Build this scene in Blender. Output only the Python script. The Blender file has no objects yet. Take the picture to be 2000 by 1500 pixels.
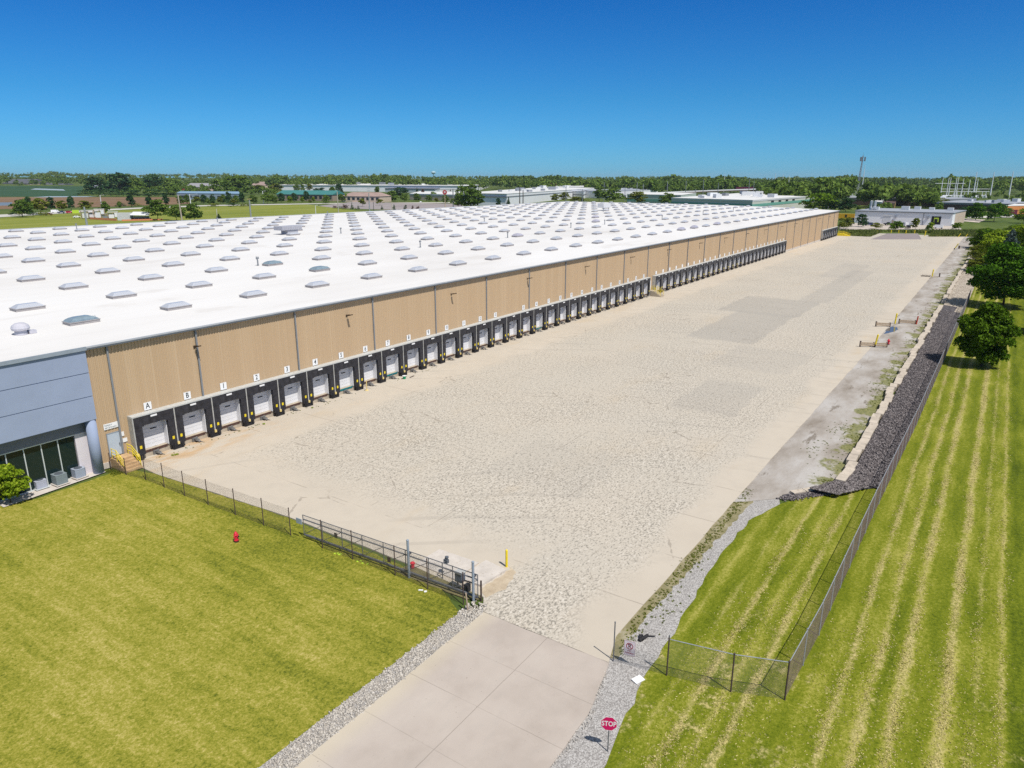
import bpy, math, random
import numpy as np
from mathutils import Vector, Matrix

random.seed(7)
RNG = np.random.default_rng(7)
SC = bpy.context.scene
COL = SC.collection
R = math.radians

# ------------------------------------------------------------------ camera
CAM_H = 25.5
YAW, PITCH, ROLL, FPX = 0.593802, 0.280728, 0.0012, 1391.63   # FPX: focal length for a 2000 px wide frame
_F = np.array([math.cos(YAW) * math.cos(PITCH), math.sin(YAW) * math.cos(PITCH), -math.sin(PITCH)])
_R = np.array([math.sin(YAW), -math.cos(YAW), 0.0])
_U = np.cross(_R, _F)
_c, _s = math.cos(ROLL), math.sin(ROLL)
_R, _U = _c * _R + _s * _U, -_s * _R + _c * _U


def at(px, py, z=0.0):
    """ground (or height z) point that the surveyed photo pixel shows"""
    d = _F + ((px - 1000) / FPX) * _R + ((750 - py) / FPX) * _U
    t = (z - CAM_H) / d[2]
    return Vector((t * d[0], t * d[1], z))


def zt(x, y):
    """far terrain rises gently beyond 1.5 km, a little more to the left"""
    d = min(math.hypot(x, y), 3900)
    az = max(0.0, min(1.0, math.atan2(y, x) / R(68)))
    return max(0.0, d - 1500) * 0.0125 * (0.42 + 0.58 * az)


def top_z(p, py):
    """height above p whose picture row is py"""
    lo, hi = 0.0, 120.0
    for _ in range(40):
        m = (lo + hi) / 2
        d = np.array([p[0], p[1], m - CAM_H])
        y = 750 - FPX * (d @ _U) / (d @ _F)
        if y > py:
            lo = m
        else:
            hi = m
    return lo


def depth(p):
    return float(np.array([p[0], p[1], 0 - CAM_H]) @ _F)


cam = bpy.data.cameras.new('camera')
cam.lens = FPX / 2000 * 36
cam.sensor_width = 36
cam.clip_start = 0.5
cam.clip_end = 20000
co = bpy.data.objects.new('camera', cam)
COL.objects.link(co)
mw = Matrix.Identity(4)
for i in range(3):
    mw[i][0], mw[i][1], mw[i][2] = _R[i], _U[i], -_F[i]
mw[2][3] = CAM_H
co.matrix_world = mw
SC.camera = co

# ------------------------------------------------------------------ light
SUN_AZ, SUN_EL = R(71), R(58)      # azimuth the shadows point to
sd = Vector((math.cos(SUN_AZ) * math.cos(SUN_EL), math.sin(SUN_AZ) * math.cos(SUN_EL), -math.sin(SUN_EL)))
sl = bpy.data.lights.new('sun', 'SUN')
sl.energy = 4.7
sl.angle = R(0.53)
sl.color = (1.0, 0.955, 0.88)
so = bpy.data.objects.new('sun', sl)
so.rotation_euler = sd.to_track_quat('-Z', 'Y').to_euler()
so.location = (0, 0, 60)
COL.objects.link(so)

W = bpy.data.worlds.new('World')
SC.world = W
W.use_nodes = True
wn = W.node_tree
wn.nodes.clear()
sky = wn.nodes.new('ShaderNodeTexSky')
sky.sky_type = 'NISHITA'
sky.sun_disc = False
sky.sun_elevation = SUN_EL
sky.sun_rotation = math.atan2(-sd.x, -sd.y)
sky.altitude = 200
sky.air_density = 1.0
sky.dust_density = 0.2
sky.ozone_density = 3.0
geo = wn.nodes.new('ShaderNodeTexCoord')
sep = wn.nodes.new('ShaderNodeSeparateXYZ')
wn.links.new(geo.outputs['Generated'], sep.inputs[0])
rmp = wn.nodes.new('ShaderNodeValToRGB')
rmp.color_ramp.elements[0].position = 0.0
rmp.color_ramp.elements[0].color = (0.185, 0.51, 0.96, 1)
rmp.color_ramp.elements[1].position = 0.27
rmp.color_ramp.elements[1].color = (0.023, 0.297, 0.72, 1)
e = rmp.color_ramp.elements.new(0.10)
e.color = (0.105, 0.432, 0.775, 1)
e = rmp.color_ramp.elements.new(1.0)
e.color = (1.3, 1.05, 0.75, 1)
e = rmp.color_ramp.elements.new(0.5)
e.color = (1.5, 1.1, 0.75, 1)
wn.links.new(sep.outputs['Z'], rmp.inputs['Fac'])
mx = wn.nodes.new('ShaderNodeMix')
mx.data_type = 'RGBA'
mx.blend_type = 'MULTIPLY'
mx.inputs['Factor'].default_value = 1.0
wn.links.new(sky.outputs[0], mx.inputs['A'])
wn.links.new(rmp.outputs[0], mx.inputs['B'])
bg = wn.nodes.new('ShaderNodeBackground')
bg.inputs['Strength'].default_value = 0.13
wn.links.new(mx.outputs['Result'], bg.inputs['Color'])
wo = wn.nodes.new('ShaderNodeOutputWorld')
wn.links.new(bg.outputs[0], wo.inputs['Surface'])

SC.view_settings.view_transform = 'Standard'
SC.view_settings.look = 'None'
SC.view_settings.exposure = 0.0
SC.view_settings.gamma = 1.0
SC.render.engine = 'CYCLES'
SC.cycles.max_bounces = 6
SC.cycles.diffuse_bounces = 3
SC.cycles.transparent_max_bounces = 12
SC.cycles.caustics_reflective = False
SC.cycles.caustics_refractive = False
SC.cycles.use_denoising = False


# ------------------------------------------------------------------ node helper
class NT:
    def __init__(self, name):
        self.mat = bpy.data.materials.new(name)
        self.mat.use_nodes = True
        self.t = self.mat.node_tree
        self.t.nodes.clear()
        self.out = self.t.nodes.new('ShaderNodeOutputMaterial')
        self._co = None

    def node(self, typ, **kw):
        n = self.t.nodes.new('ShaderNode' + typ)
        for k, v in kw.items():
            setattr(n, k, v)
        return n

    def put(self, sock, v):
        if v is None:
            return
        if hasattr(v, 'is_linked'):
            self.t.links.new(v, sock)
        else:
            if hasattr(sock.default_value, '__len__') and not isinstance(v, (int, float)):
                v = tuple(v)
                if len(sock.default_value) == 4 and len(v) == 3:
                    v = v + (1,)
            sock.default_value = v

    @property
    def co(self):
        if self._co is None:
            self._co = self.node('TexCoord').outputs['Object']
        return self._co

    def xyz(self, v=None):
        s = self.node('SeparateXYZ')
        self.put(s.inputs[0], v or self.co)
        return s.outputs[0], s.outputs[1], s.outputs[2]

    def vec(self, scale=(1, 1, 1), rot=0.0, v=None):
        m = self.node('Mapping')
        self.put(m.inputs['Vector'], v or self.co)
        m.inputs['Scale'].default_value = scale
        m.inputs['Rotation'].default_value = (0, 0, rot)
        return m.outputs[0]

    def noise(self, scale, detail=3, rough=0.55, v=None, dist=0.0):
        n = self.node('TexNoise')
        self.put(n.inputs['Vector'], v or self.co)
        n.inputs['Scale'].default_value = scale
        n.inputs['Detail'].default_value = detail
        n.inputs['Roughness'].default_value = rough
        n.inputs['Distortion'].default_value = dist
        return n.outputs['Fac']

    def voro(self, scale, v=None, feature='F1', out='Distance', rnd=1.0):
        n = self.node('TexVoronoi', feature=feature)
        self.put(n.inputs['Vector'], v or self.co)
        n.inputs['Scale'].default_value = scale
        n.inputs['Randomness'].default_value = rnd
        return n.outputs[out]

    def m(self, op, a, b=None, c=None, clamp=False):
        n = self.node('Math', operation=op)
        n.use_clamp = clamp
        self.put(n.inputs[0], a)
        self.put(n.inputs[1], b)
        if c is not None:
            self.put(n.inputs[2], c)
        return n.outputs[0]

    def step(self, x, a, b, lo=0.0, hi=1.0):
        n = self.node('MapRange', interpolation_type='SMOOTHSTEP')
        self.put(n.inputs['Value'], x)
        for i, v in zip((1, 2, 3, 4), (a, b, lo, hi)):
            n.inputs[i].default_value = v
        return n.outputs[0]

    def mix(self, f, a, b, mode='MIX'):
        n = self.node('Mix', data_type='RGBA', blend_type=mode)
        self.put(n.inputs['Factor'], f)
        self.put(n.inputs['A'], a)
        self.put(n.inputs['B'], b)
        return n.outputs['Result']

    def ramp(self, f, stops):
        n = self.node('ValToRGB')
        cr = n.color_ramp
        while len(cr.elements) < len(stops):
            cr.elements.new(0.5)
        for e, (p, c) in zip(cr.elements, stops):
            e.position = p
            e.color = tuple(c) + (1,)
        self.put(n.inputs[0], f)
        return n.outputs[0]

    def bump(self, h, strength=0.3, dist=0.05):
        n = self.node('Bump')
        n.inputs['Strength'].default_value = strength
        n.inputs['Distance'].default_value = dist
        self.put(n.inputs['Height'], h)
        return n.outputs[0]

    def bsdf(self, color, rough=0.8, metal=0.0, normal=None, spec=0.3, **kw):
        n = self.node('BsdfPrincipled')
        self.put(n.inputs['Base Color'], color)
        self.put(n.inputs['Roughness'], rough)
        self.put(n.inputs['Metallic'], metal)
        n.inputs['Specular IOR Level'].default_value = spec
        if normal is not None:
            self.put(n.inputs['Normal'], normal)
        for k, v in kw.items():
            self.put(n.inputs[k], v)
        return n.outputs[0]

    def done(self, s):
        self.t.links.new(s, self.out.inputs['Surface'])
        return self.mat


def paint(name, c, rough=0.6, metal=0.0, var=0.12, scale=1.5, spec=0.4, dirt=None):
    """painted or bare surface with uneven tone, slight dirt and fine relief"""
    t = NT(name)
    n = t.noise(scale, 4, 0.6)
    lo = tuple(x * (1 - var) for x in c)
    hi = tuple(min(1, x * (1 + var * 0.7)) for x in c)
    col = t.ramp(n, [(0.3, lo), (0.7, hi)])
    if dirt:
        d = t.step(t.noise(scale * 2.7, 5, 0.65), 0.56, 0.72)
        col = t.mix(d, col, dirt)
    return t.done(t.bsdf(col, rough, metal, t.bump(t.noise(scale * 9, 3), 0.08, 0.02), spec))


def leafmat(name, stops, trans=0.32, clump=0.35):
    t = NT(name)
    g = t.node('NewGeometry')
    n = t.noise(clump, 2)
    f = t.m('ADD', t.m('MULTIPLY', g.outputs['Random Per Island'], 0.55), t.m('MULTIPLY', n, 0.45))
    o = t.node('ObjectInfo').outputs['Random']
    f = t.m('ADD', f, t.m('MULTIPLY', t.m('SUBTRACT', o, 0.5), 0.22))
    col = t.ramp(f, stops)
    d = t.node('BsdfDiffuse')
    t.put(d.inputs[0], col)
    tr = t.node('BsdfTranslucent')
    t.put(tr.inputs[0], t.mix(1.0, col, (1.0, 1.0, 0.45), 'MULTIPLY'))
    mxs = t.node('MixShader')
    mxs.inputs[0].default_value = trans
    t.t.links.new(d.outputs[0], mxs.inputs[1])
    t.t.links.new(tr.outputs[0], mxs.inputs[2])
    return t.done(mxs.outputs[0])


# ------------------------------------------------------------------ mesh helper
class MB:
    def __init__(self):
        self.v, self.f, self.mi = [], [], []

    def add(self, vs, fs, m=0):
        o = len(self.v)
        self.v += [tuple(p) for p in vs]
        self.f += [tuple(i + o for i in q) for q in fs]
        self.mi += [m] * len(fs)
        return self

    def box(self, x0, x1, y0, y1, z0, z1, m=0):
        vs = [(x, y, z) for z in (z0, z1) for y in (y0, y1) for x in (x0, x1)]
        return self.add(vs, [(0, 2, 3, 1), (4, 5, 7, 6), (0, 1, 5, 4), (2, 6, 7, 3), (0, 4, 6, 2), (1, 3, 7, 5)], m)

    def obox(self, c, l, rz=0.0, m=0, ry=0.0, rx=0.0):
        M4 = Matrix.Rotation(rz, 3, 'Z') @ Matrix.Rotation(ry, 3, 'Y') @ Matrix.Rotation(rx, 3, 'X')
        vs = [Vector(c) + M4 @ Vector((sx * l[0] / 2, sy * l[1] / 2, sz * l[2] / 2)) for sz in (-1, 1) for sy in (-1, 1) for sx in (-1, 1)]
        return self.add(vs, [(0, 2, 3, 1), (4, 5, 7, 6), (0, 1, 5, 4), (2, 6, 7, 3), (0, 4, 6, 2), (1, 3, 7, 5)], m)

    def bar(self, p, q, w, h, m=0):
        """box beam between two points"""
        p, q = Vector(p), Vector(q)
        d = (q - p)
        L = d.length
        d.normalize()
        up = Vector((0, 0, 1)) if abs(d.z) < 0.9 else Vector((1, 0, 0))
        s = d.cross(up).normalized()
        u = s.cross(d)
        vs = [p + d * (L * t) + s * (a * w / 2) + u * (b * h / 2) for t in (0, 1) for b in (-1, 1) for a in (-1, 1)]
        return self.add(vs, [(0, 1, 3, 2), (4, 6, 7, 5), (0, 4, 5, 1), (2, 3, 7, 6), (0, 2, 6, 4), (1, 5, 7, 3)], m)

    def cyl(self, p, q, r, r2=None, n=8, m=0):
        p, q = Vector(p), Vector(q)
        r2 = r if r2 is None else r2
        d = (q - p).normalized()
        up = Vector((0, 0, 1)) if abs(d.z) < 0.9 else Vector((1, 0, 0))
        s = d.cross(up).normalized()
        u = s.cross(d)
        vs = []
        for c, rr in ((p, r), (q, r2)):
            for i in range(n):
                a = 2 * math.pi * i / n
                vs.append(c + s * (rr * math.cos(a)) + u * (rr * math.sin(a)))
        fs = [(i, (i + 1) % n, n + (i + 1) % n, n + i) for i in range(n)]
        fs += [tuple(range(n))[::-1], tuple(range(n, 2 * n))]
        return self.add(vs, fs, m)

    def lathe(self, prof, c=(0, 0, 0), n=12, m=0):
        vs, fs = [], []
        for r, z in prof:
            for i in range(n):
                a = 2 * math.pi * i / n
                vs.append((c[0] + r * math.cos(a), c[1] + r * math.sin(a), c[2] + z))
        for k in range(len(prof) - 1):
            for i in range(n):
                j = (i + 1) % n
                fs.append((k * n + i, k * n + j, (k + 1) * n + j, (k + 1) * n + i))
        fs.append(tuple(range(n))[::-1])
        fs.append(tuple(range((len(prof) - 1) * n, len(prof) * n)))
        return self.add(vs, fs, m)

    def prism(self, pts, z0, z1, m=0, mtop=None):
        n = len(pts)
        a = sum(pts[i][0] * pts[(i + 1) % n][1] - pts[(i + 1) % n][0] * pts[i][1] for i in range(n))
        if a < 0:
            pts = list(pts)[::-1]
        vs = [(p[0], p[1], z0) for p in pts] + [(p[0], p[1], z1) for p in pts]
        self.add(vs, [(i, (i + 1) % n, n + (i + 1) % n, n + i) for i in range(n)] + [tuple(range(n))[::-1]], m)
        self.add(vs[n:], [tuple(range(n))], m if mtop is None else mtop)
        return self

    def quad(self, a, b, c, d, m=0):
        return self.add([a, b, c, d], [(0, 1, 2, 3)], m)

    def mesh(self, name, mats, off=(0, 0, 0)):
        me = bpy.data.meshes.new(name)
        ox, oy, oz = off
        me.from_pydata([(x - ox, y - oy, z - oz) for x, y, z in self.v], [], self.f)
        for mt in (mats if isinstance(mats, (list, tuple)) else [mats]):
            me.materials.append(mt)
        me.polygons.foreach_set('material_index', self.mi)
        me.update()
        return me


def npmesh(name, V, Q, mats, mi=None, smooth=False):
    me = bpy.data.meshes.new(name)
    n, k = Q.shape
    me.vertices.add(len(V))
    me.vertices.foreach_set('co', V.astype(np.float32).ravel())
    me.loops.add(n * k)
    me.loops.foreach_set('vertex_index', Q.astype(np.int32).ravel())
    me.polygons.add(n)
    me.polygons.foreach_set('loop_start', np.arange(0, n * k, k, dtype=np.int32))
    me.polygons.foreach_set('loop_total', np.full(n, k, dtype=np.int32))
    for mt in (mats if isinstance(mats, (list, tuple)) else [mats]):
        me.materials.append(mt)
    if mi is not None:
        me.polygons.foreach_set('material_index', mi.astype(np.int32))
    if smooth:
        me.polygons.foreach_set('use_smooth', np.ones(n, dtype=bool))
    me.update(calc_edges=True)
    me.validate()
    return me


# ------------------------------------------------------------------ object helper
def tag(o, label=None, cat=None, group=None, kind=None):
    if label:
        o['label'] = label
    if cat:
        o['category'] = cat
    if group:
        o['group'] = group
    if kind:
        o['kind'] = kind
    return o


def link(name, data, parent=None, loc=(0, 0, 0), rz=0.0):
    o = bpy.data.objects.new(name, data)
    o.location = loc
    o.rotation_euler = (0, 0, rz)
    COL.objects.link(o)
    if parent is not None:
        o.parent = parent
    return o


def thing(name, label, cat, loc=(0, 0, 0), rz=0.0, group=None):
    return tag(link(name, None, None, loc, rz), label, cat, group)


def part(name, mb, mats, parent, world=False):
    """child mesh; world=True: coordinates were given in the world, parent unrotated"""
    off = (0, 0, 0)
    if world:
        off = Vector((0, 0, 0))
        p = parent
        while p is not None:
            off += p.location
            p = p.parent
    return link(name, mb.mesh(name, mats, off), parent)


def struct(name, mb, mats):
    return tag(link(name, mb if isinstance(mb, bpy.types.Mesh) else mb.mesh(name, mats)), kind='structure')


def copy_tree(o, parent=None):
    c = o.copy()
    COL.objects.link(c)
    c.parent = parent
    for ch in o.children:
        copy_tree(ch, c)
    return c


def text_into(mb, body, size, M4, m=0, offset=0.0, align='CENTER', spacing=1.0):
    """flat lettering (built-in font) placed by a matrix, letters read along +x, up +y"""
    cu = bpy.data.curves.new('lettering', 'FONT')
    cu.body = body
    cu.size = size
    cu.align_x = align
    cu.align_y = 'CENTER'
    cu.offset = offset
    cu.space_character = spacing
    cu.resolution_u = 3
    ob = bpy.data.objects.new('lettering', cu)
    COL.objects.link(ob)
    dg = bpy.context.evaluated_depsgraph_get()
    dg.update()
    me = bpy.data.meshes.new_from_object(ob.evaluated_get(dg))
    vs = [M4 @ v.co for v in me.vertices]
    mb.add(vs, [tuple(p.vertices) for p in me.polygons], m)
    bpy.data.objects.remove(ob)
    bpy.data.curves.remove(cu)
    bpy.data.meshes.remove(me)


# board facing -Y: letters in the XZ plane
FACE_MY = Matrix(((1, 0, 0, 0), (0, 0, 1, 0), (0, 1, 0, 0), (0, 0, 0, 1)))

NUM = ['first', 'second', 'third', 'fourth', 'fifth', 'sixth', 'seventh', 'eighth', 'ninth', 'tenth', 'eleventh', 'twelfth',
       'thirteenth', 'fourteenth', 'fifteenth', 'sixteenth', 'seventeenth', 'eighteenth', 'nineteenth', 'twentieth',
       'twenty-first', 'twenty-second', 'twenty-third', 'twenty-fourth']

# ================================================================== materials
def mat_yard():
    t = NT('yard_concrete')
    x, y, z = t.xyz()
    big = t.noise(0.05, 4, 0.6)
    mid = t.noise(0.6, 4, 0.6)
    col = t.ramp(big, [(0.3, (0.485, 0.428, 0.352)), (0.5, (0.52, 0.46, 0.38)), (0.7, (0.535, 0.478, 0.40))])
    col = t.mix(t.step(t.noise(0.11, 4, 0.6, t.vec((0.5, 1.4, 1))), 0.55, 0.7, 0, 0.5), col, (0.50, 0.40, 0.275))
    col = t.mix(t.step(mid, 0.4, 0.75, 0, 0.35), col, (0.44, 0.39, 0.325))
    # smooth strips along the docks, the street fence and the east edge
    wob = t.m('MULTIPLY', t.m('SUBTRACT', t.noise(0.16, 3), 0.5), 5.0)
    ins = t.m('MULTIPLY', t.step(t.m('ADD', y, wob), 58.5, 56.0), t.step(t.m('ADD', y, wob), 16.3, 18.6))
    edge = t.m('MAXIMUM', t.step(t.m('ADD', x, t.m('MULTIPLY', wob, 1.3)), 36.0, 41.5), t.step(t.m('ADD', y, wob), 24.5, 22.0))
    ins = t.m('MULTIPLY', ins, edge)
    # spalled surface: small dark pits and pale chips
    col = t.mix(t.m('MULTIPLY', ins, t.step(t.noise(0.06, 4, 0.6), 0.3, 0.7, 0.35, 0.9)), col, (0.485, 0.442, 0.375))
    sv = t.vec((1.0, 1.6, 1), 0.5)
    pits = t.m('ADD', t.m('MULTIPLY', t.noise(4.4, 2, 0.7, sv), 0.66), t.m('MULTIPLY', t.noise(1.7, 3, 0.7, t.vec((1.1, 1.8, 1), -0.4)), 0.34))
    dens = t.step(t.noise(0.07, 3), 0.3, 0.7, -0.018, 0.018)
    pm = t.step(t.m('ADD', pits, dens), 0.515, 0.59)
    lit = t.step(t.m('SUBTRACT', pits, dens), 0.46, 0.36)
    col = t.mix(t.m('MULTIPLY', t.m('MULTIPLY', lit, ins), 0.75), col, (0.66, 0.615, 0.545))
    col = t.mix(t.m('MULTIPLY', t.m('MULTIPLY', pm, ins), 0.74), col, (0.185, 0.17, 0.145))
    # slab repairs poured in a greyer mix
    for (x0, x1, y0, y1, k) in ((76, 90, 22.8, 30.2, 0.32), (114, 143, 31.5, 42.5, 0.5), (142, 163, 31.0, 46.5, 0.5), (163, 228, 29.6, 35.5, 0.36),
                                (208, 245, 33, 41, 0.28), (98, 112, 22, 33, 0.24), (48, 58, 27, 37, 0.16)):
        e = t.m('MULTIPLY', t.noise(0.35, 4), 2.6)
        ax = t.m('MULTIPLY', t.step(t.m('ADD', x, e), x0, x0 + 2.2), t.step(t.m('ADD', x, e), x1 + 3.0, x1))
        ay = t.m('MULTIPLY', t.step(t.m('ADD', y, e), y0, y0 + 0.5), t.step(t.m('ADD', y, e), y1 + 0.8, y1))
        col = t.mix(t.m('MULTIPLY', t.m('MULTIPLY', ax, ay), k), col, t.mix(t.m('MULTIPLY', pm, 0.5), (0.335, 0.315, 0.285), (0.2, 0.18, 0.15)))
    # slab joints and wandering cracks
    def lines(c, per, w, br):
        f = t.m('ABSOLUTE', t.m('SUBTRACT', t.m('FRACT', t.m('DIVIDE', t.m('ADD', c, t.m('MULTIPLY', t.noise(0.9, 3), 0.16)), per)), 0.5))
        return t.m('MULTIPLY', t.step(f, w / per, 0.2 * w / per), t.step(t.noise(0.23, 3), br, br + 0.1))
    jx = lines(x, 6.7, 0.075, 0.47)
    jy = lines(t.m('ADD', y, 1.2), 6.2, 0.075, 0.5)
    ck = t.voro(0.16, t.vec((1, 1, 1), 0.3, t.mix(0.25, t.co, t.co)), 'DISTANCE_TO_EDGE')
    cr = t.m('MULTIPLY', t.step(t.m('ADD', ck, t.m('MULTIPLY', t.m('SUBTRACT', t.noise(1.1, 4), 0.5), 0.10)), 0.008, 0.002), t.step(t.noise(0.13, 2), 0.56, 0.62))
    jj = t.m('MAXIMUM', t.m('MAXIMUM', jx, jy), cr)
    col = t.mix(t.m('MULTIPLY', jj, 0.42), col, (0.17, 0.14, 0.11))
    # rusty clay wash near the first docks
    ru = t.m('MULTIPLY', t.m('MULTIPLY', t.step(y, 58.5, 62.5), t.step(x, 52, 36)), t.step(t.noise(0.5, 4, 0.6, t.vec((0.6, 1.6, 1))), 0.4, 0.65))
    col = t.mix(t.m('MULTIPLY', ru, 0.7), col, (0.50, 0.30, 0.12))
    # sweeping tyre scuffs and a few oil drips
    ty = t.node('TexWave', wave_type='RINGS', rings_direction='Z')
    t.put(ty.inputs['Vector'], t.vec((0.035, 0.035, 1), 0, t.co))
    ty.inputs['Scale'].default_value = 2.2
    ty.inputs['Distortion'].default_value = 3.0
    ty.inputs['Detail'].default_value = 1.0
    tm = t.m('MULTIPLY', t.step(ty.outputs['Fac'], 0.93, 0.985), t.step(t.noise(0.05, 3), 0.5, 0.62, 0, 0.16))
    col = t.mix(tm, col, (0.2, 0.18, 0.16))
    oil = t.m('MULTIPLY', t.step(t.noise(0.8, 3, 0.6), 0.70, 0.76), t.step(y, 50, 58, 0.1, 0.4))
    col = t.mix(oil, col, (0.16, 0.13, 0.10))
    h = t.m('SUBTRACT', t.m('MULTIPLY', t.noise(14, 3), 0.5), t.m('MULTIPLY', pm, ins))
    return t.done(t.bsdf(col, 0.9, normal=t.bump(h, 0.14, 0.02), spec=0.2))


def mat_drive():
    t = NT('driveway_concrete')
    x, y, z = t.xyz()
    col = t.ramp(t.noise(0.25, 5, 0.6), [(0.3, (0.39, 0.335, 0.29)), (0.5, (0.455, 0.395, 0.345)), (0.75, (0.50, 0.44, 0.385))])
    col = t.mix(t.step(t.noise(0.9, 4, 0.6, t.vec((0.5, 2.0, 1))), 0.5, 0.75, 0, 0.3), col, (0.40, 0.36, 0.32))
    col = t.mix(t.step(y, 21.2, 22.6, 0, 0.55), col, (0.56, 0.49, 0.36))
    col = t.mix(t.step(t.noise(7, 2), 0.71, 0.75, 0, 0.7), col, (0.25, 0.21, 0.17))
    w = t.m('MULTIPLY', t.noise(1.5, 3), 0.05)
    a = t.m('ABSOLUTE', t.m('SUBTRACT', t.m('ADD', y, w), 18.17))
    j1 = t.step(a, 0.03, 0.008)
    f = t.m('ABSOLUTE', t.m('SUBTRACT', t.m('FRACT', t.m('DIVIDE', t.m('ADD', t.m('SUBTRACT', x, 20.47 + 1.68), w), 3.37)), 0.5))
    j2 = t.m('MULTIPLY', t.step(f, 0.009, 0.003), t.step(t.noise(0.3, 3), 0.35, 0.6, 0.25, 0.8))
    col = t.mix(t.m('MULTIPLY', t.m('MAXIMUM', j1, j2), 0.5), col, (0.15, 0.125, 0.10))
    return t.done(t.bsdf(col, 0.85, normal=t.bump(t.noise(22, 3), 0.15, 0.01), spec=0.25))


GR_D, GR_M, GR_L = (0.085, 0.115, 0.008), (0.215, 0.222, 0.024), (0.36, 0.315, 0.085)


def mat_lawn_left():
    t = NT('mown_grass')
    x, y, z = t.xyz()
    a = t.noise(0.09, 4, 0.6)
    b = t.noise(0.7, 4, 0.6, t.vec((1.0, 0.45, 1), 0.35))
    s = t.noise(0.5, 3, 0.5, t.vec((1.6, 0.16, 1), 0.25))
    f = t.m('ADD', t.m('ADD', t.m('MULTIPLY', a, 0.32), t.m('MULTIPLY', b, 0.24)), t.m('ADD', t.m('MULTIPLY', s, 0.24), t.m('MULTIPLY', t.noise(1.0, 3, 0.6, t.vec((2.3, 0.10, 1), 0.08)), 0.20)))
    f = t.m('SUBTRACT', f, t.m('MULTIPLY', t.step(x, 27.2, 30.2), 0.07))
    f = t.m('SUBTRACT', f, t.m('MULTIPLY', t.step(y, 28.5, 24.5), 0.05))
    fine = t.m('ADD', t.m('MULTIPLY', t.noise(4.5, 3, 0.8), 0.55), t.m('MULTIPLY', t.noise(11, 2, 0.8), 0.45))
    g = t.m('ADD', f, t.m('MULTIPLY', t.m('SUBTRACT', fine, 0.5), 1.15))
    g = t.m('ADD', g, t.m('MULTIPLY', t.m('SUBTRACT', t.noise(1.7, 4, 0.75, t.vec((1.3, 0.8, 1), 0.3)), 0.5), 0.34))
    g = t.m('SUBTRACT', g, t.m('MULTIPLY', t.step(t.noise(2.2, 3, 0.7), 0.62, 0.72), 0.12))
    col = t.ramp(g, [(0.26, (0.085, 0.105, 0.012)), (0.42, (0.20, 0.205, 0.022)), (0.54, (0.285, 0.262, 0.042)), (0.68, (0.42, 0.355, 0.105)), (0.8, (0.54, 0.45, 0.19))])
    return t.done(t.bsdf(col, 0.95, normal=t.bump(fine, 0.9, 0.06), spec=0.1))


def mat_lawn_right():
    t = NT('raked_grass')
    x, y, z = t.xyz()
    wob = t.m('ADD', t.m('MULTIPLY', t.m('SUBTRACT', t.noise(0.09, 3), 0.5), 0.7), t.m('MULTIPLY', t.m('SUBTRACT', t.noise(2.0, 4, 0.7), 0.5), 0.75))
    yy = t.m('ADD', y, wob)
    straw = None
    for c, w, k in ((9.35, 0.34, 1.05), (8.2, 0.34, 0.55), (7.15, 0.38, 1.0), (12.0, 0.35, 0.4), (10.6, .4, .5), (3.3, 0.38, 0.9), (2.0, 0.4, 0.9), (0.75, 0.45, 1.05), (-1.25, 0.45, 1.2), (-2.5, 0.36, 0.6), (-3.6, 0.3, 0.7)):
        p = t.m('MULTIPLY', t.m('SUBTRACT', 1.0, t.m('DIVIDE', t.m('ABSOLUTE', t.m('SUBTRACT', yy, c)), w), clamp=True), k)
        straw = p if straw is None else t.m('MAXIMUM', straw, p)
    br = t.m('ADD', t.m('MULTIPLY', t.step(t.noise(0.3, 3, 0.6, t.vec((0.7, 1, 1))), 0.3, 0.7), 0.55), t.m('MULTIPLY', t.noise(2.6, 4, 0.7, t.vec((1, 1, 1))), 0.7))
    sm = t.m('MULTIPLY', t.step(t.m('MULTIPLY', straw, br), 0.16, 0.7), t.step(t.noise(6, 3, 0.75), 0.36, 0.58, 0.30, 1.0))
    blot = t.m('MULTIPLY', t.step(x, 43, 33, 0.0, 1.0), t.step(t.noise(0.5, 4, 0.7), 0.55, 0.66))
    sm = t.m('MAXIMUM', sm, t.m('MULTIPLY', blot, t.step(t.noise(3.2, 4, 0.7), 0.4, 0.6)))
    # mower bands: darker green between the windrows
    band = t.m('SINE', t.m('MULTIPLY', yy, 3.3))
    fine = t.m('ADD', t.m('MULTIPLY', t.noise(4.5, 3, 0.8), 0.55), t.m('MULTIPLY', t.noise(11, 2, 0.8), 0.45))
    f = t.m('ADD', t.m('ADD', t.m('MULTIPLY', t.noise(0.2, 4, 0.6, t.vec((0.5, 1.2, 1))), 0.45), t.m('MULTIPLY', t.noise(0.9, 3, 0.6, t.vec((0.3, 1.8, 1))), 0.35)), 0.10)
    f = t.m('ADD', f, t.m('MULTIPLY', band, 0.05))
    f = t.m('SUBTRACT', f, t.step(y, -3.7, -4.4, 0, 0.10))
    g = t.m('ADD', f, t.m('MULTIPLY', t.m('SUBTRACT', fine, 0.5), 1.0))
    g = t.m('ADD', g, t.m('MULTIPLY', t.step(t.m('ADD', straw, t.m('MULTIPLY', fine, 0.3)), 0.1, 0.9), 0.10))
    col = t.ramp(g, [(0.24, (0.055, 0.08, 0.004)), (0.40, (0.115, 0.145, 0.007)), (0.54, (0.175, 0.195, 0.014)), (0.72, (0.33, 0.31, 0.065))])
    st = t.ramp(fine, [(0.35, (0.24, 0.225, 0.05)), (0.5, (0.45, 0.385, 0.15)), (0.65, (0.60, 0.50, 0.25))])
    col = t.mix(sm, col, st)
    sh = t.m('ADD', fine, t.m('MULTIPLY', sm, 0.5))
    return t.done(t.bsdf(col, 0.95, normal=t.bump(sh, 0.8, 0.08), spec=0.12))


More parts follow.
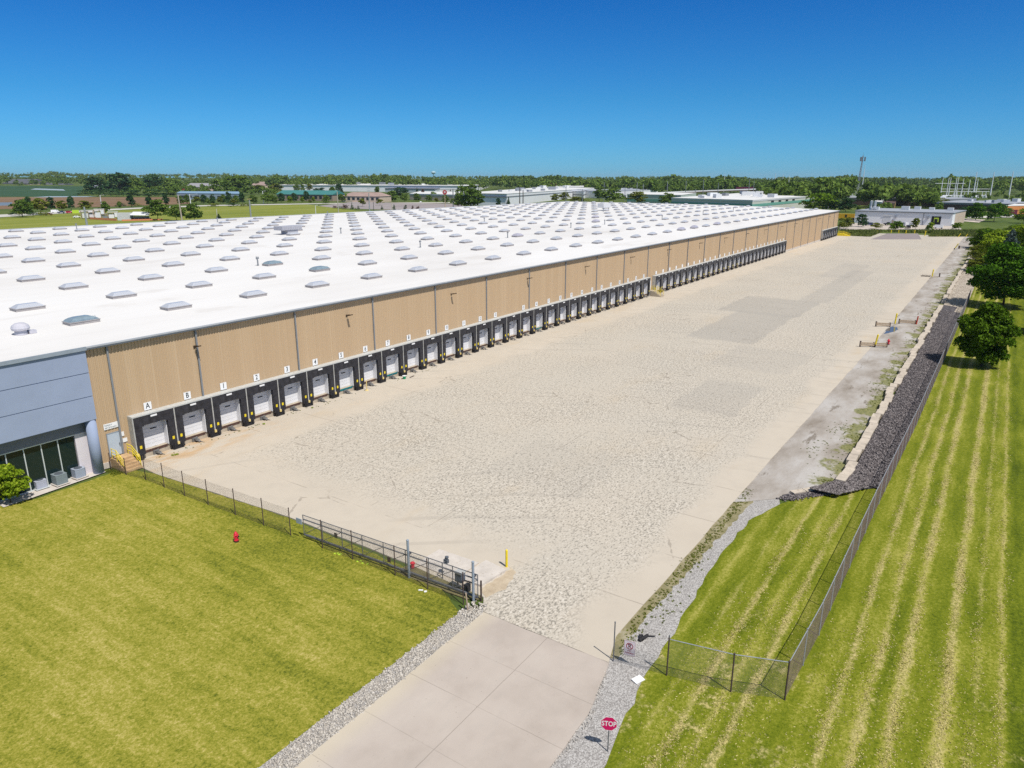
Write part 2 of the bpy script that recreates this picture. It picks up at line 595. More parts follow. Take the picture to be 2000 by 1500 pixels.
def mat_ground():
    t = NT('far_grass')
    a = t.noise(0.012, 4, 0.6)
    b = t.noise(0.12, 4, 0.6, t.vec((0.3, 1.2, 1), 0.9))
    f = t.m('ADD', t.m('MULTIPLY', a, 0.55), t.m('MULTIPLY', b, 0.45))
    col = t.ramp(f, [(0.3, (0.045, 0.08, 0.02)), (0.5, (0.085, 0.12, 0.028)), (0.7, (0.15, 0.175, 0.05))])
    return t.done(t.bsdf(col, 0.95, spec=0.1))


def mat_soil(name, stops, scale=0.1, st=(1, 1, 1), rot=0.0, fine=2.0):
    t = NT(name)
    f = t.m('ADD', t.m('MULTIPLY', t.noise(scale, 4, 0.6, t.vec(st, rot)), 0.6), t.m('MULTIPLY', t.noise(fine, 4, 0.7), 0.4))
    col = t.ramp(f, stops)
    return t.done(t.bsdf(col, 0.93, normal=t.bump(t.noise(fine * 3, 4), 0.5, 0.05), spec=0.15))


def mat_dirt():
    t = NT('compacted_dirt')
    x, y, z = t.xyz()
    col = t.ramp(t.noise(0.22, 5, 0.6, t.vec((0.6, 1.4, 1))), [(0.3, (0.24, 0.205, 0.17)), (0.48, (0.36, 0.325, 0.29)), (0.65, (0.45, 0.425, 0.40))])
    col = t.mix(t.step(t.noise(0.5, 5, 0.65, t.vec((0.35, 1.3, 1), 0.15)), 0.58, 0.68, 0, 0.8), col, (0.17, 0.14, 0.11))
    wf = t.m('ADD', t.noise(0.35, 5, 0.65), t.step(y, 13.0, 8.6, -0.14, 0.13))
    col = t.mix(t.step(wf, 0.54, 0.64, 0, 0.85), col, t.ramp(t.noise(3, 3), [(0.3, (0.09, 0.11, 0.02)), (0.7, (0.25, 0.24, 0.08))]))
    col = t.mix(t.step(t.noise(6, 4, 0.7), 0.6, 0.68, 0, 0.6), col, (0.2, 0.17, 0.14))
    col = t.mix(t.step(t.noise(2.2, 4, 0.7, t.vec((1, 1.4, 1), 1)), 0.62, 0.7, 0, 0.5), col, (0.52, 0.50, 0.47))
    return t.done(t.bsdf(col, 0.95, normal=t.bump(t.noise(9, 4), 0.5, 0.04), spec=0.12))


def mat_gravel(name, dark, mid, lite, sc):
    t = NT(name)
    v = t.voro(sc, out='Color')
    s = t.node('SeparateColor')
    t.put(s.inputs[0], v)
    d = t.voro(sc)
    f = t.m('ADD', t.m('MULTIPLY', s.outputs[0], 0.7), t.m('MULTIPLY', t.noise(0.6, 3), 0.3))
    col = t.ramp(f, [(0.15, dark), (0.5, mid), (0.85, lite)])
    col = t.mix(t.step(d, 0.45, 0.75, 0, 0.6), col, tuple(c * 0.45 for c in dark))
    return t.done(t.bsdf(col, 0.9, normal=t.bump(d, -0.8, 0.06), spec=0.2))


def mat_stone(name, stops):
    t = NT(name)
    g = t.node('NewGeometry').outputs['Random Per Island']
    f = t.m('ADD', t.m('MULTIPLY', g, 0.75), t.m('MULTIPLY', t.noise(12, 3), 0.25))
    return t.done(t.bsdf(t.ramp(f, stops), 0.9, spec=0.2))


def mat_roof():
    t = NT('roof_membrane')
    x, y, z = t.xyz()
    col = t.ramp(t.noise(0.06, 4, 0.6, t.vec((0.35, 1.0, 1))), [(0.25, (0.60, 0.58, 0.56)), (0.5, (0.675, 0.66, 0.645)), (0.75, (0.71, 0.70, 0.69))])
    st = t.step(t.noise(0.30, 5, 0.66, t.vec((0.10, 1.0, 1), 0.06)), 0.56, 0.74, 0, 0.5)
    st = t.m('MULTIPLY', st, t.step(y, 75, 125, 0.4, 1.0))
    col = t.mix(st, col, (0.40, 0.36, 0.32))
    pd_ = t.step(t.noise(0.14, 4, 0.6, t.vec((0.5, 1, 1), 0.4)), 0.60, 0.68, 0, 0.22)
    col = t.mix(pd_, col, (0.45, 0.41, 0.37))
    f = t.m('ABSOLUTE', t.m('SUBTRACT', t.m('FRACT', t.m('DIVIDE', y, 3.05)), 0.5))
    col = t.mix(t.step(f, 0.025, 0.008, 0, 0.22), col, (0.5, 0.49, 0.48))
    return t.done(t.bsdf(col, 0.75, normal=t.bump(t.noise(0.8, 3), 0.12, 0.05), spec=0.25))


def mat_siding():
    t = NT('tan_ribbed_siding')
    x, y, z = t.xyz()
    v1 = t.noise(0.35, 2, 0.5, t.vec((1, 0, 0)))
    v2 = t.noise(2.2, 3, 0.6, t.vec((1, 0, 0.015)))
    f = t.m('ADD', t.m('MULTIPLY', v1, 0.5), t.m('MULTIPLY', v2, 0.5))
    col = t.ramp(f, [(0.25, (0.455, 0.325, 0.20)), (0.5, (0.485, 0.352, 0.22)), (0.75, (0.53, 0.395, 0.255))])
    # pale panel laps and rain streaks
    lap = t.m('ABSOLUTE', t.m('SUBTRACT', t.m('FRACT', t.m('DIVIDE', x, 2.44)), 0.5))
    col = t.mix(t.m('MULTIPLY', t.step(lap, 0.04, 0.015), t.step(t.noise(0.21, 2, v=t.vec((1, 0, 0))), 0.42, 0.6, 0.05, 0.4)), col, (0.60, 0.47, 0.32))
    col = t.mix(t.step(t.noise(1.3, 4, 0.7, t.vec((1, 1, 0.09))), 0.62, 0.76, 0, 0.35), col, (0.33, 0.22, 0.125))
    return t.done(t.bsdf(col, 0.55, spec=0.35))


def mat_glass(name, c=(0.008, 0.02, 0.021), rough=0.02, spec=0.4):
    t = NT(name)
    return t.done(t.bsdf(c, rough, spec=spec))


def mat_black_vinyl():
    t = NT('black_vinyl')
    n = t.noise(3.0, 4, 0.6, t.vec((1, 1, 0.5)))
    col = t.ramp(n, [(0.3, (0.012, 0.012, 0.016)), (0.7, (0.035, 0.034, 0.042))])
    col = t.mix(t.step(t.noise(7, 5, 0.7), 0.6, 0.72, 0, 0.5), col, (0.09, 0.075, 0.06))
    return t.done(t.bsdf(col, 0.5, normal=t.bump(t.noise(4.5, 4, 0.6, t.vec((1, 1, 0.6))), 0.7, 0.06), spec=0.45))


def mat_water():
    t = NT('pond_water')
    return t.done(t.bsdf((0.115, 0.115, 0.105), 0.08, normal=t.bump(t.noise(2, 2), 0.05, 0.02), spec=0.45))


YARD, DRIVE = mat_yard(), mat_drive()
LAWN_L, LAWN_R, FARG = mat_lawn_left(), mat_lawn_right(), mat_ground()
DIRT = mat_dirt()
ROOF, SIDING = mat_roof(), mat_siding()
GRAVEL = mat_gravel('pale_gravel', (0.29, 0.27, 0.255), (0.41, 0.39, 0.37), (0.50, 0.48, 0.46), 15.0)
RIPRAP_BED = mat_gravel('dark_riprap_bed', (0.045, 0.04, 0.045), (0.10, 0.09, 0.095), (0.19, 0.175, 0.18), 5.0)
RUBBLE = mat_gravel('tan_rubble', (0.26, 0.21, 0.16), (0.42, 0.36, 0.29), (0.58, 0.52, 0.44), 4.0)
COBBLE = mat_stone('white_cobble', [(0.0, (0.28, 0.25, 0.215)), (0.4, (0.42, 0.385, 0.34)), (1.0, (0.58, 0.54, 0.485))])
RIPRAP = mat_stone('dark_riprap', [(0.0, (0.055, 0.048, 0.05)), (0.5, (0.14, 0.122, 0.122)), (1.0, (0.30, 0.27, 0.265))])
VINYL = mat_black_vinyl()
BLACK = paint('black_rubber', (0.022, 0.021, 0.024), 0.7, var=0.4, scale=4, spec=0.3, dirt=(0.08, 0.07, 0.055))
TRIM = paint('grey_blue_trim', (0.27, 0.315, 0.37), 0.5)
GUTTER = paint('grey_gutter', (0.40, 0.42, 0.45), 0.5, var=0.08)
TRIM_D = paint('dark_trim', (0.10, 0.115, 0.135), 0.5)
SPOUT = paint('grey_downspout', (0.215, 0.23, 0.25), 0.5)
SHELTER = paint('pale_grey_shelter', (0.42, 0.415, 0.39), 0.6, var=0.2, dirt=(0.28, 0.26, 0.22))
CANOPY = paint('canopy_flashing', (0.50, 0.51, 0.50), 0.5, var=0.12, dirt=(0.36, 0.35, 0.32))
DOORW = paint('white_door', (0.72, 0.72, 0.74), 0.5, var=0.06, scale=0.8, dirt=(0.6, 0.58, 0.55))
SIGNW = paint('white_sign', (0.80, 0.80, 0.80), 0.5, var=0.03)
INK = paint('sign_ink', (0.012, 0.02, 0.022), 0.5, var=0.05)
INKG = paint('green_grey_ink', (0.14, 0.18, 0.20), 0.5, var=0.05)
YEL = paint('safety_yellow', (0.80, 0.62, 0.02), 0.5, var=0.1, scale=2.0, dirt=(0.6, 0.45, 0.08))
CREAM = paint('cream_yellow', (0.75, 0.58, 0.22), 0.5, var=0.12)
RED = paint('hydrant_red', (0.62, 0.025, 0.05), 0.4, var=0.2, scale=5)
STOPRED = paint('faded_stop_red', (0.62, 0.003, 0.115), 0.5, var=0.05)
CONC = paint('cast_concrete', (0.42, 0.36, 0.28), 0.9, var=0.2, scale=1.2, spec=0.2, dirt=(0.27, 0.21, 0.14))
CONC_L = paint('pale_concrete', (0.56, 0.51, 0.46), 0.9, var=0.14, scale=1.2, spec=0.2, dirt=(0.42, 0.37, 0.31))
BLOCK = paint('wall_block_concrete', (0.52, 0.45, 0.37), 0.9, var=0.2, scale=1.0, spec=0.2, dirt=(0.33, 0.28, 0.22))
STEPC = paint('clay_stained_concrete', (0.50, 0.34, 0.19), 0.9, var=0.2, scale=2, spec=0.2)
RUST = paint('rusty_steel', (0.10, 0.052, 0.038), 0.8, var=0.4, scale=4)
TEAL = paint('teal_steel', (0.0, 0.16, 0.18), 0.5, var=0.15)
STEEL = paint('weathered_steel', (0.22, 0.215, 0.21), 0.5, 0.3, var=0.3, scale=6)
GALV = paint('galvanised_pipe', (0.34, 0.36, 0.385), 0.5, 0.2, var=0.2, scale=3)
GALVD = paint('dark_galvanised_pipe', (0.16, 0.165, 0.18), 0.5, 0.2, var=0.25, scale=3)
RUSTP = paint('rusty_brown_post', (0.085, 0.058, 0.05), 0.8, var=0.35, scale=4)
BROWN = paint('dark_brown_lamp', (0.05, 0.033, 0.02), 0.6)
OFFICE = paint('blue_grey_panel', (0.29, 0.345, 0.475), 0.75, var=0.06, scale=0.5, spec=0.15)
OFFICE_D = paint('recess_shade_fascia', (0.17, 0.185, 0.235), 0.5, var=0.08)  # fascia colour darkened to carry the shade of the window recess
OFFICE_W = paint('white_lilac_wall', (0.66, 0.61, 0.64), 0.7, var=0.05)
ALU = paint('aluminium_mullion', (0.62, 0.66, 0.66), 0.4, 0.2, var=0.05)
GLASS = mat_glass('office_glass')
LENS = paint('acrylic_lens', (0.43, 0.45, 0.50), 0.3, var=0.06, scale=0.2, spec=0.5)
LENS_D = paint('smoked_lens', (0.20, 0.265, 0.31), 0.25, var=0.15, scale=2, spec=0.6)
LENS_V = paint('grey_dome_lens', (0.40, 0.39, 0.46), 0.3, var=0.1, scale=1, spec=0.5)
CURB = paint('curb_flashing', (0.36, 0.335, 0.33), 0.6, var=0.15)
ACL = paint('ac_light_grey', (0.40, 0.42, 0.50), 0.5, var=0.06)
ACD = paint('ac_green_grey', (0.22, 0.26, 0.28), 0.5, var=0.1)
ACM = paint('ac_blue_grey', (0.34, 0.38, 0.46), 0.5, var=0.06)
BARK = paint('bark', (0.085, 0.06, 0.042), 0.95, var=0.35, scale=3)
TIMBER = paint('weathered_timber', (0.40, 0.31, 0.22), 0.9, var=0.25, scale=3, dirt=(0.2, 0.15, 0.1))
CHAIN_G = paint('galvanised_wire', (0.26, 0.265, 0.27), 0.5, 0.3, var=0.2)
CHAIN_T = paint('thin_rusty_wire', (0.20, 0.155, 0.12), 0.7, var=0.25)
CHAIN_B = paint('rusty_brown_wire', (0.36, 0.25, 0.225), 0.7, var=0.3)
WALLW = paint('white_wall', (0.78, 0.785, 0.80), 0.6, var=0.05, scale=0.1)
WALLP = paint('pale_grey_wall', (0.62, 0.63, 0.64), 0.6, var=0.06, scale=0.05)
ROOFP = paint('pale_roof', (0.66, 0.655, 0.64), 0.8, var=0.1, scale=0.05)
ROOFG = paint('grey_flat_roof', (0.30, 0.32, 0.36), 0.8, var=0.12, scale=0.1)
ROOFS = paint('slate_roof', (0.10, 0.105, 0.12), 0.8, var=0.15, scale=0.2)
ROOFB = paint('brown_roof', (0.34, 0.245, 0.215), 0.8, var=0.15, scale=0.2)
ROOFT = paint('teal_roof', (0.05, 0.20, 0.19), 0.6, var=0.1, scale=0.1)
ROOFR = paint('red_brown_roof', (0.22, 0.09, 0.07), 0.8, var=0.15, scale=0.2)
GREENB = paint('green_stripe', (0.15, 0.36, 0.29), 0.6, var=0.05, scale=0.1)
BEIGE = paint('beige_wall', (0.55, 0.44, 0.35), 0.7, var=0.08, scale=0.2)
ORANGE = paint('orange_wall', (0.62, 0.24, 0.075), 0.7, var=0.08, scale=0.2)
DKBR = paint('dark_brick', (0.095, 0.06, 0.055), 0.8, var=0.2, scale=0.3)
DARK = paint('dark_opening', (0.012, 0.012, 0.018), 0.9, var=0.2)
WIN = mat_glass('dark_window', (0.03, 0.04, 0.055), 0.1)
WHITEP = paint('white_pole', (0.70, 0.71, 0.73), 0.5, var=0.05)
CARW = paint('white_paint', (0.75, 0.75, 0.76), 0.25, var=0.03, spec=0.5)
CARK = paint('black_paint', (0.02, 0.021, 0.026), 0.2, var=0.1, spec=0.5)
CARR = paint('red_paint', (0.45, 0.012, 0.03), 0.25, var=0.05, spec=0.5)
CARM = paint('maroon_paint', (0.13, 0.012, 0.035), 0.25, var=0.05, spec=0.5)
CARB = paint('navy_paint', (0.025, 0.04, 0.10), 0.25, var=0.05, spec=0.5)
CARS = paint('silver_paint', (0.42, 0.44, 0.47), 0.3, 0.3, var=0.05, spec=0.5)
LIME = paint('lime_paint', (0.45, 0.62, 0.05), 0.5, var=0.05)
SALMON = paint('orange_safety_fence', (0.65, 0.25, 0.12), 0.8, var=0.2)
GREENP = paint('green_plastic', (0.0, 0.30, 0.13), 0.4, var=0.1)
YELB = paint('yellow_trailer', (0.72, 0.40, 0.02), 0.5, var=0.06)
WHITEB = paint('white_board', (0.80, 0.80, 0.79), 0.5, var=0.03)

LF_MAPLE = leafmat('maple_leaves', [(0.15, (0.041, 0.084, 0.006)), (0.5, (0.102, 0.186, 0.015)), (0.85, (0.218, 0.320, 0.033))])
LF_MAPLE2 = leafmat('dark_maple_leaves', [(0.15, (0.028, 0.077, 0.006)), (0.5, (0.070, 0.166, 0.013)), (0.85, (0.154, 0.294, 0.028))])
LF_LIME = leafmat('bright_leaves', [(0.15, (0.090, 0.154, 0.010)), (0.5, (0.205, 0.301, 0.018)), (0.85, (0.397, 0.486, 0.045))])
LF_SPRUCE = leafmat('blue_spruce_needles', [(0.15, (0.033, 0.055, 0.050)), (0.5, (0.072, 0.105, 0.094)), (0.85, (0.143, 0.182, 0.165))], 0.12)
LF_OLIVE = leafmat('olive_leaves', [(0.15, (0.077, 0.102, 0.015)), (0.5, (0.160, 0.192, 0.028)), (0.85, (0.294, 0.307, 0.064))])
LF_MID = leafmat('mid_leaves', [(0.15, (0.058, 0.102, 0.020)), (0.5, (0.128, 0.205, 0.038)), (0.85, (0.243, 0.333, 0.077))], clump=0.12)
LF_DARK = leafmat('deep_leaves', [(0.15, (0.018, 0.049, 0.023)), (0.5, (0.046, 0.102, 0.041)), (0.85, (0.109, 0.192, 0.070))], clump=0.12)
LF_FAR = leafmat('far_leaves', [(0.1, (0.051, 0.096, 0.026)), (0.45, (0.109, 0.179, 0.041)), (0.8, (0.211, 0.275, 0.064))], clump=0.012)
LF_RED = leafmat('russet_leaves', [(0.15, (0.055, 0.024, 0.017)), (0.5, (0.121, 0.055, 0.033)), (0.85, (0.209, 0.110, 0.055))])
LF_REED = leafmat('reed_blades', [(0.15, (0.077, 0.109, 0.026)), (0.5, (0.154, 0.192, 0.051)), (0.85, (0.307, 0.294, 0.115))], 0.2)

# ================================================================== vegetation builders
def leaves(blobs, n, size, rng, flat=0.45, jit=0.35):
    """many small leaf faces over the skins of overlapping clumps -> V, Q arrays"""
    B = np.array(blobs, float)
    w = (B[:, 3] * B[:, 4] + B[:, 4] * B[:, 5] + B[:, 3] * B[:, 5])
    idx = rng.choice(len(B), n, p=w / w.sum())
    d = rng.normal(size=(n, 3))
    d /= np.linalg.norm(d, axis=1)[:, None]
    d[:, 2] = np.where(d[:, 2] < -0.35, -d[:, 2] * 0.6, d[:, 2])
    r = 1 - np.abs(rng.normal(size=n)) * jit * 0.6 + rng.random(n) * 0.1
    c = B[idx, :3] + d * r[:, None] * B[idx, 3:]
    nr = d * flat + rng.normal(size=(n, 3)) * (1 - flat) * 0.8
    nr /= np.linalg.norm(nr, axis=1)[:, None]
    a = np.cross(nr, rng.normal(size=(n, 3)))
    a /= np.linalg.norm(a, axis=1)[:, None]
    b = np.cross(nr, a)
    s = size * (0.6 + 0.8 * rng.random(n))
    a *= s[:, None] * 0.5
    b *= s[:, None] * (0.34 + 0.2 * rng.random(n))[:, None]
    V = np.stack([c - a, c - b * 0.9 + nr * s[:, None] * 0.08, c + a, c + b * 0.9 + nr * s[:, None] * 0.08], 1).reshape(-1, 3)
    return V, np.arange(4 * n).reshape(n, 4)


def crown_blobs(kind, rng):
    """unit crown: height 0..1, radius about 0.5"""
    L = []
    if kind == 'round':
        for i in range(44):
            a, u = rng.random() * 6.283, rng.random()
            z = 0.13 + 0.78 * u
            rad = 0.41 * math.sin(math.pi * min(1, max(0, (z + 0.08) / 1.07))) ** 0.7
            q = rad * (0.55 + 0.5 * rng.random())
            s = 0.085 + 0.075 * rng.random()
            L.append((q * math.cos(a), q * math.sin(a), z, s * 1.15, s * 1.15, s * 0.85))
        L += [(0, 0, 0.45, 0.29, 0.29, 0.32), (0.05, 0.03, 0.76, 0.19, 0.19, 0.16)]
    elif kind == 'ovoid':
        for i in range(64):
            a, u = rng.random() * 6.283, 2 * rng.random() - 1
            w = math.sqrt(1 - u * u)
            q = (0.84 + 0.2 * rng.random())
            s = 0.075 + 0.07 * rng.random()
            taper = 1.0 - 0.22 * max(0, u)
            L.append((0.37 * w * q * taper * math.cos(a), 0.37 * w * q * taper * math.sin(a), 0.52 + 0.41 * u * q, s * 1.1, s * 1.1, s * 0.9))
        L += [(0, 0, 0.5, 0.33, 0.33, 0.38)]
    elif kind == 'oval':
        for i in range(26):
            a, u = rng.random() * 6.283, rng.random()
            z = 0.16 + 0.76 * u
            rad = 0.34 * (1 - abs(u - 0.4) ** 1.6 * 1.5)
            q = rad * (0.4 + 0.65 * rng.random())
            s = 0.09 + 0.07 * rng.random()
            L.append((q * math.cos(a), q * math.sin(a), z, s, s, s * 1.0))
        L += [(0, 0, 0.5, 0.2, 0.2, 0.33)]
    elif kind == 'open':
        for i in range(34):
            a, u = rng.random() * 6.283, rng.random()
            z = 0.22 + 0.7 * u
            q = 0.43 * math.sin(math.pi * (0.2 + 0.72 * u)) * (0.35 + 0.65 * rng.random())
            s = 0.08 + 0.06 * rng.random()
            L.append((q * math.cos(a), q * math.sin(a), z, s * 1.2, s * 1.2, s * 0.85))
        L += [(0, 0, 0.5, 0.2, 0.2, 0.26)]
    elif kind == 'bush':
        for i in range(22):
            a, u = rng.random() * 6.283, rng.random()
            z = 0.12 + 0.72 * u
            q = 0.42 * math.sqrt(1 - u * u * 0.75) * (0.4 + 0.6 * rng.random())
            s = 0.12 + 0.1 * rng.random()
            L.append((q * math.cos(a), q * math.sin(a), z, s, s, s * 0.85))
        L += [(0, 0, 0.3, 0.34, 0.34, 0.32)]
    elif kind == 'conifer':
        for k in range(15):
            z = 0.07 + 0.9 * k / 15
            rr = 0.44 * (1 - k / 15.5) ** 0.9
            m = max(3, int(9 * (1 - k / 17)))
            for i in range(m):
                a = 6.283 * (i + rng.random() * 0.7) / m
                q = rr * (0.62 + 0.3 * rng.random())
                s = rr * 0.34 + 0.02
                L.append((q * math.cos(a), q * math.sin(a), z - 0.02 * rng.random(), s, s, 0.035))
        L += [(0, 0, 0.3, 0.14, 0.14, 0.3), (0, 0, 0.7, 0.06, 0.06, 0.28)]
    return L


def trunk_mb(h, r, rng, limbs=6, top=0.62, spread=0.3, lean=0.0):
    mb = MB()
    p = Vector((0, 0, -0.05))
    n = 5
    for k in range(n):
        q = Vector((lean * h * (k + 1) / n + rng.normal() * 0.012 * h, rng.normal() * 0.012 * h, top * h * (k + 1) / n))
        mb.cyl(p, q, r * (1 - 0.15 * k) * (1.35 if k == 0 else 1), r * (1 - 0.15 * (k + 1)), 7)
        p = q
    for k in range(limbs):
        a = 6.283 * (k + rng.random() * 0.5) / max(1, limbs)
        z0 = h * (0.22 + 0.36 * rng.random())
        s = Vector((lean * z0, 0, z0))
        e1 = s + Vector((math.cos(a) * spread * h * 0.5, math.sin(a) * spread * h * 0.5, h * 0.14))
        e2 = e1 + Vector((math.cos(a + 0.4) * spread * h * 0.45, math.sin(a + 0.4) * spread * h * 0.45, h * 0.15))
        mb.cyl(s, e1, r * 0.45, r * 0.3, 6)
        mb.cyl(e1, e2, r * 0.3, r * 0.1, 5)
    return mb


PROTO = {}
KINDLEAF = {'fullmaple': ('ovoid', LF_MAPLE), 'fulldark': ('ovoid', LF_MAPLE2), 'openlime': ('open', LF_LIME), 'fullmid': ('ovoid', LF_MID), 'maple': ('round', LF_MAPLE), 'darkmaple': ('round', LF_MAPLE2), 'mid': ('round', LF_MID), 'dark': ('round', LF_DARK), 'lime': ('oval', LF_LIME), 'oval': ('oval', LF_MID),
            'darkoval': ('oval', LF_DARK), 'olive': ('open', LF_OLIVE), 'openmid': ('open', LF_MID), 'bush': ('bush', LF_MAPLE), 'oliveb': ('bush', LF_OLIVE), 'limeb': ('bush', LF_LIME),
            'darkb': ('bush', LF_DARK), 'russet': ('oval', LF_RED), 'russetb': ('bush', LF_RED), 'spruce': ('conifer', LF_SPRUCE), 'conifer': ('conifer', LF_DARK)}


def proto(kind, n, sz, var):
    key = (kind, n, sz, var)
    if key not in PROTO:
        sh, mt = KINDLEAF[kind]
        rng = np.random.default_rng(len(PROTO) * 17 + var + 5)
        V, Q = leaves(crown_blobs(sh, rng), n, sz, rng, flat=0.5 if sh != 'conifer' else 0.25)
        me = npmesh('crown', V, Q, mt)
        tm = trunk_mb(1.0, 0.022 if sh != 'bush' else 0.015, rng, 6 if sh != 'conifer' else 0, 0.62 if sh != 'conifer' else 0.95).mesh('trunk', BARK)
        PROTO[key] = (me, tm)
    return PROTO[key]


def tree(name, kind, p, h, w, label, cat='tree', group=None, n=1500, sz=0.055, var=0, rz=None):
    me, tm = proto(kind, n, sz, var)
    t = thing(name, label, cat, p, random.random() * 6.28 if rz is None else rz, group)
    c = link('crown', me, t)
    c.scale = (w / 0.95, w / 0.95, h)
    s = link('trunk', tm, t)
    s.scale = (h * 0.8, h * 0.8, h)
    return t


def tpx(name, kind, px, ytop, ybase, wpx, label, cat='tree', group=None, n=1300, sz=0.09, dz=0.0):
    """a tree standing where the photo shows its foot, sized from the rows of its foot and top"""
    p = at(px, ybase)
    p.z = zt(p.x, p.y)
    h = max(1.0, top_z(p, ytop) - p.z)
    w = wpx * depth(p) / FPX
    return tree(name, kind, p, h * 1.03, w, label, cat, group, n, sz, var=random.randint(0, 2))


# ================================================================== ground
def disc_ground():
    rings = [0, 30, 60, 120, 250, 450, 700, 1000, 1500, 1700, 2000, 2500, 3000, 3600, 4200, 5000, 7000, 9000]
    n = 128
    V = [(0, 0, -0.10)]
    Fc = []
    for r in rings[1:]:
        for i in range(n):
            a = 2 * math.pi * i / n
            x, y = r * math.cos(a), r * math.sin(a)
            V.append((x, y, zt(x, y) - 0.10))
    for i in range(n):
        Fc.append((0, 1 + i, 1 + (i + 1) % n))
    for k in range(len(rings) - 2):
        o = 1 + k * n
        for i in range(n):
            j = (i + 1) % n
            Fc.append((o + i, o + n + i, o + n + j, o + j))
    mb = MB()
    mb.add(V, Fc)
    return mb


struct('ground', disc_ground(), FARG)


def sheet(name, pts, z, mat, sub=1):
    """flat sheet on the ground from a world polygon (subdivided quads follow the far terrain)"""
    mb = MB()
    if len(pts) == 4 and sub > 1:
        A, B, C, D = [Vector((p[0], p[1], 0)) for p in pts]
        vs = []
        for i in range(sub + 1):
            for j in range(sub + 1):
                u, v = i / sub, j / sub
                p = (A * (1 - u) + B * u) * (1 - v) + (D * (1 - u) + C * u) * v
                vs.append((p.x, p.y, z + zt(p.x, p.y)))
        mb.add(vs, [(i * (sub + 1) + j, (i + 1) * (sub + 1) + j, (i + 1) * (sub + 1) + j + 1, i * (sub + 1) + j + 1) for i in range(sub) for j in range(sub)])
    else:
        mb.add([(p[0], p[1], z) for p in pts], [tuple(range(len(pts)))])
    return struct(name, mb, mat)


def ragged(pts, step=0.6, amp=0.12, seed=0):
    rng = random.Random(seed)
    out = []
    n = len(pts)
    for i in range(n):
        a, b = Vector(pts[i][:2]), Vector(pts[(i + 1) % n][:2])
        L = (b - a).length
        k = max(1, int(L / step))
        nn = Vector((-(b - a).y, (b - a).x)) / max(L, 1e-6)
        for j in range(k):
            p = a.lerp(b, j / k)
            q = rng.uniform(-amp, amp) if j else 0
            out.append((p.x + nn.x * q, p.y + nn.y * q))
    return out


# yard slab with a real edge, driveway, lawns, gravel
YARD_POLY = ragged([(30.6, 22.75), (30.62, 14.25), (33.0, 14.95), (62, 14.85), (122, 14.4), (395, 14.3), (395, 64.4), (31.4, 64.4), (31.2, 59.5), (32.3, 43), (32.25, 30.3), (31.9, 23.7)], 2.0, 0.05, 3)
mb = MB()
mb.prism(YARD_POLY, -0.12, 0.0)
struct('yard', mb, YARD)
mb = MB()
mb.prism(ragged([(8, 22.6), (8, 13.0), (22.6, 13.16), (26.5, 13.3), (30.58, 14.2), (30.56, 22.72)], 1.0, 0.03, 5), -0.12, 0.012)
struct('driveway', mb, DRIVE)
sheet('lawn', ragged([(4, 24.0), (29.7, 23.85), (30.3, 25), (31.8, 27.5), (32.25, 43), (31.2, 59.8), (30.6, 62.2), (29.3, 63.3), (28.6, 63.1), (22.6, 62.9), (20, 66), (-4, 66)], 0.7, 0.09, 2), -0.03, LAWN_L)
sheet('lawn', ragged([(6, 11.2), (24.2, 11.15), (30.2, 12.1), (33.4, 12.3), (36, 12.35), (45.5, 13.0), (52, 12.9), (56.5, 11.6), (58.5, 10.6), (64.5, 6.2), (66, 5.2), (185, 3.9), (330, 4.0), (330, -90), (6, -40)], 0.8, 0.14, 4), -0.035, LAWN_R)
sheet('gravel_strip', [(5, 24.1), (29.9, 23.9), (30.9, 23.0), (30.4, 22.6), (5, 22.5)], -0.02, GRAVEL)
sheet('gravel_strip', [(5, 13.2), (22.6, 13.2), (30.6, 14.3), (33.2, 15.0), (62, 14.9), (62, 13.4), (56, 11.5), (45, 12.8), (30, 11.9), (24, 11.0), (5, 11.0)], -0.05, GRAVEL)
sheet('stained_verge', ragged([(31.2, 13.95), (33.2, 14.35), (46, 13.95), (57, 13.6), (58, 15), (33, 15.05), (31.0, 14.5)], 0.5, 0.14, 12), -0.046, mat_soil('olive_verge', [(0.3, (0.13, 0.125, 0.05)), (0.5, (0.25, 0.22, 0.12)), (0.7, (0.42, 0.38, 0.29))], 0.7, (1, 1, 1), 0, 4.0))
sheet('dirt_verge', ragged([(57.5, 11.9), (63.0, 8.3), (120, 8.2), (250, 7.6), (395, 7.0), (395, 14.9), (62, 14.95), (54.5, 14.95)], 1.5, 0.2, 9), -0.028, DIRT)
sheet('asphalt_pad', [at(1700, 467.5), at(1800, 467.5), at(1793, 456), at(1733, 456)], 0.006, paint('worn_asphalt', (0.265, 0.225, 0.22), 0.9, var=0.12, scale=0.3))


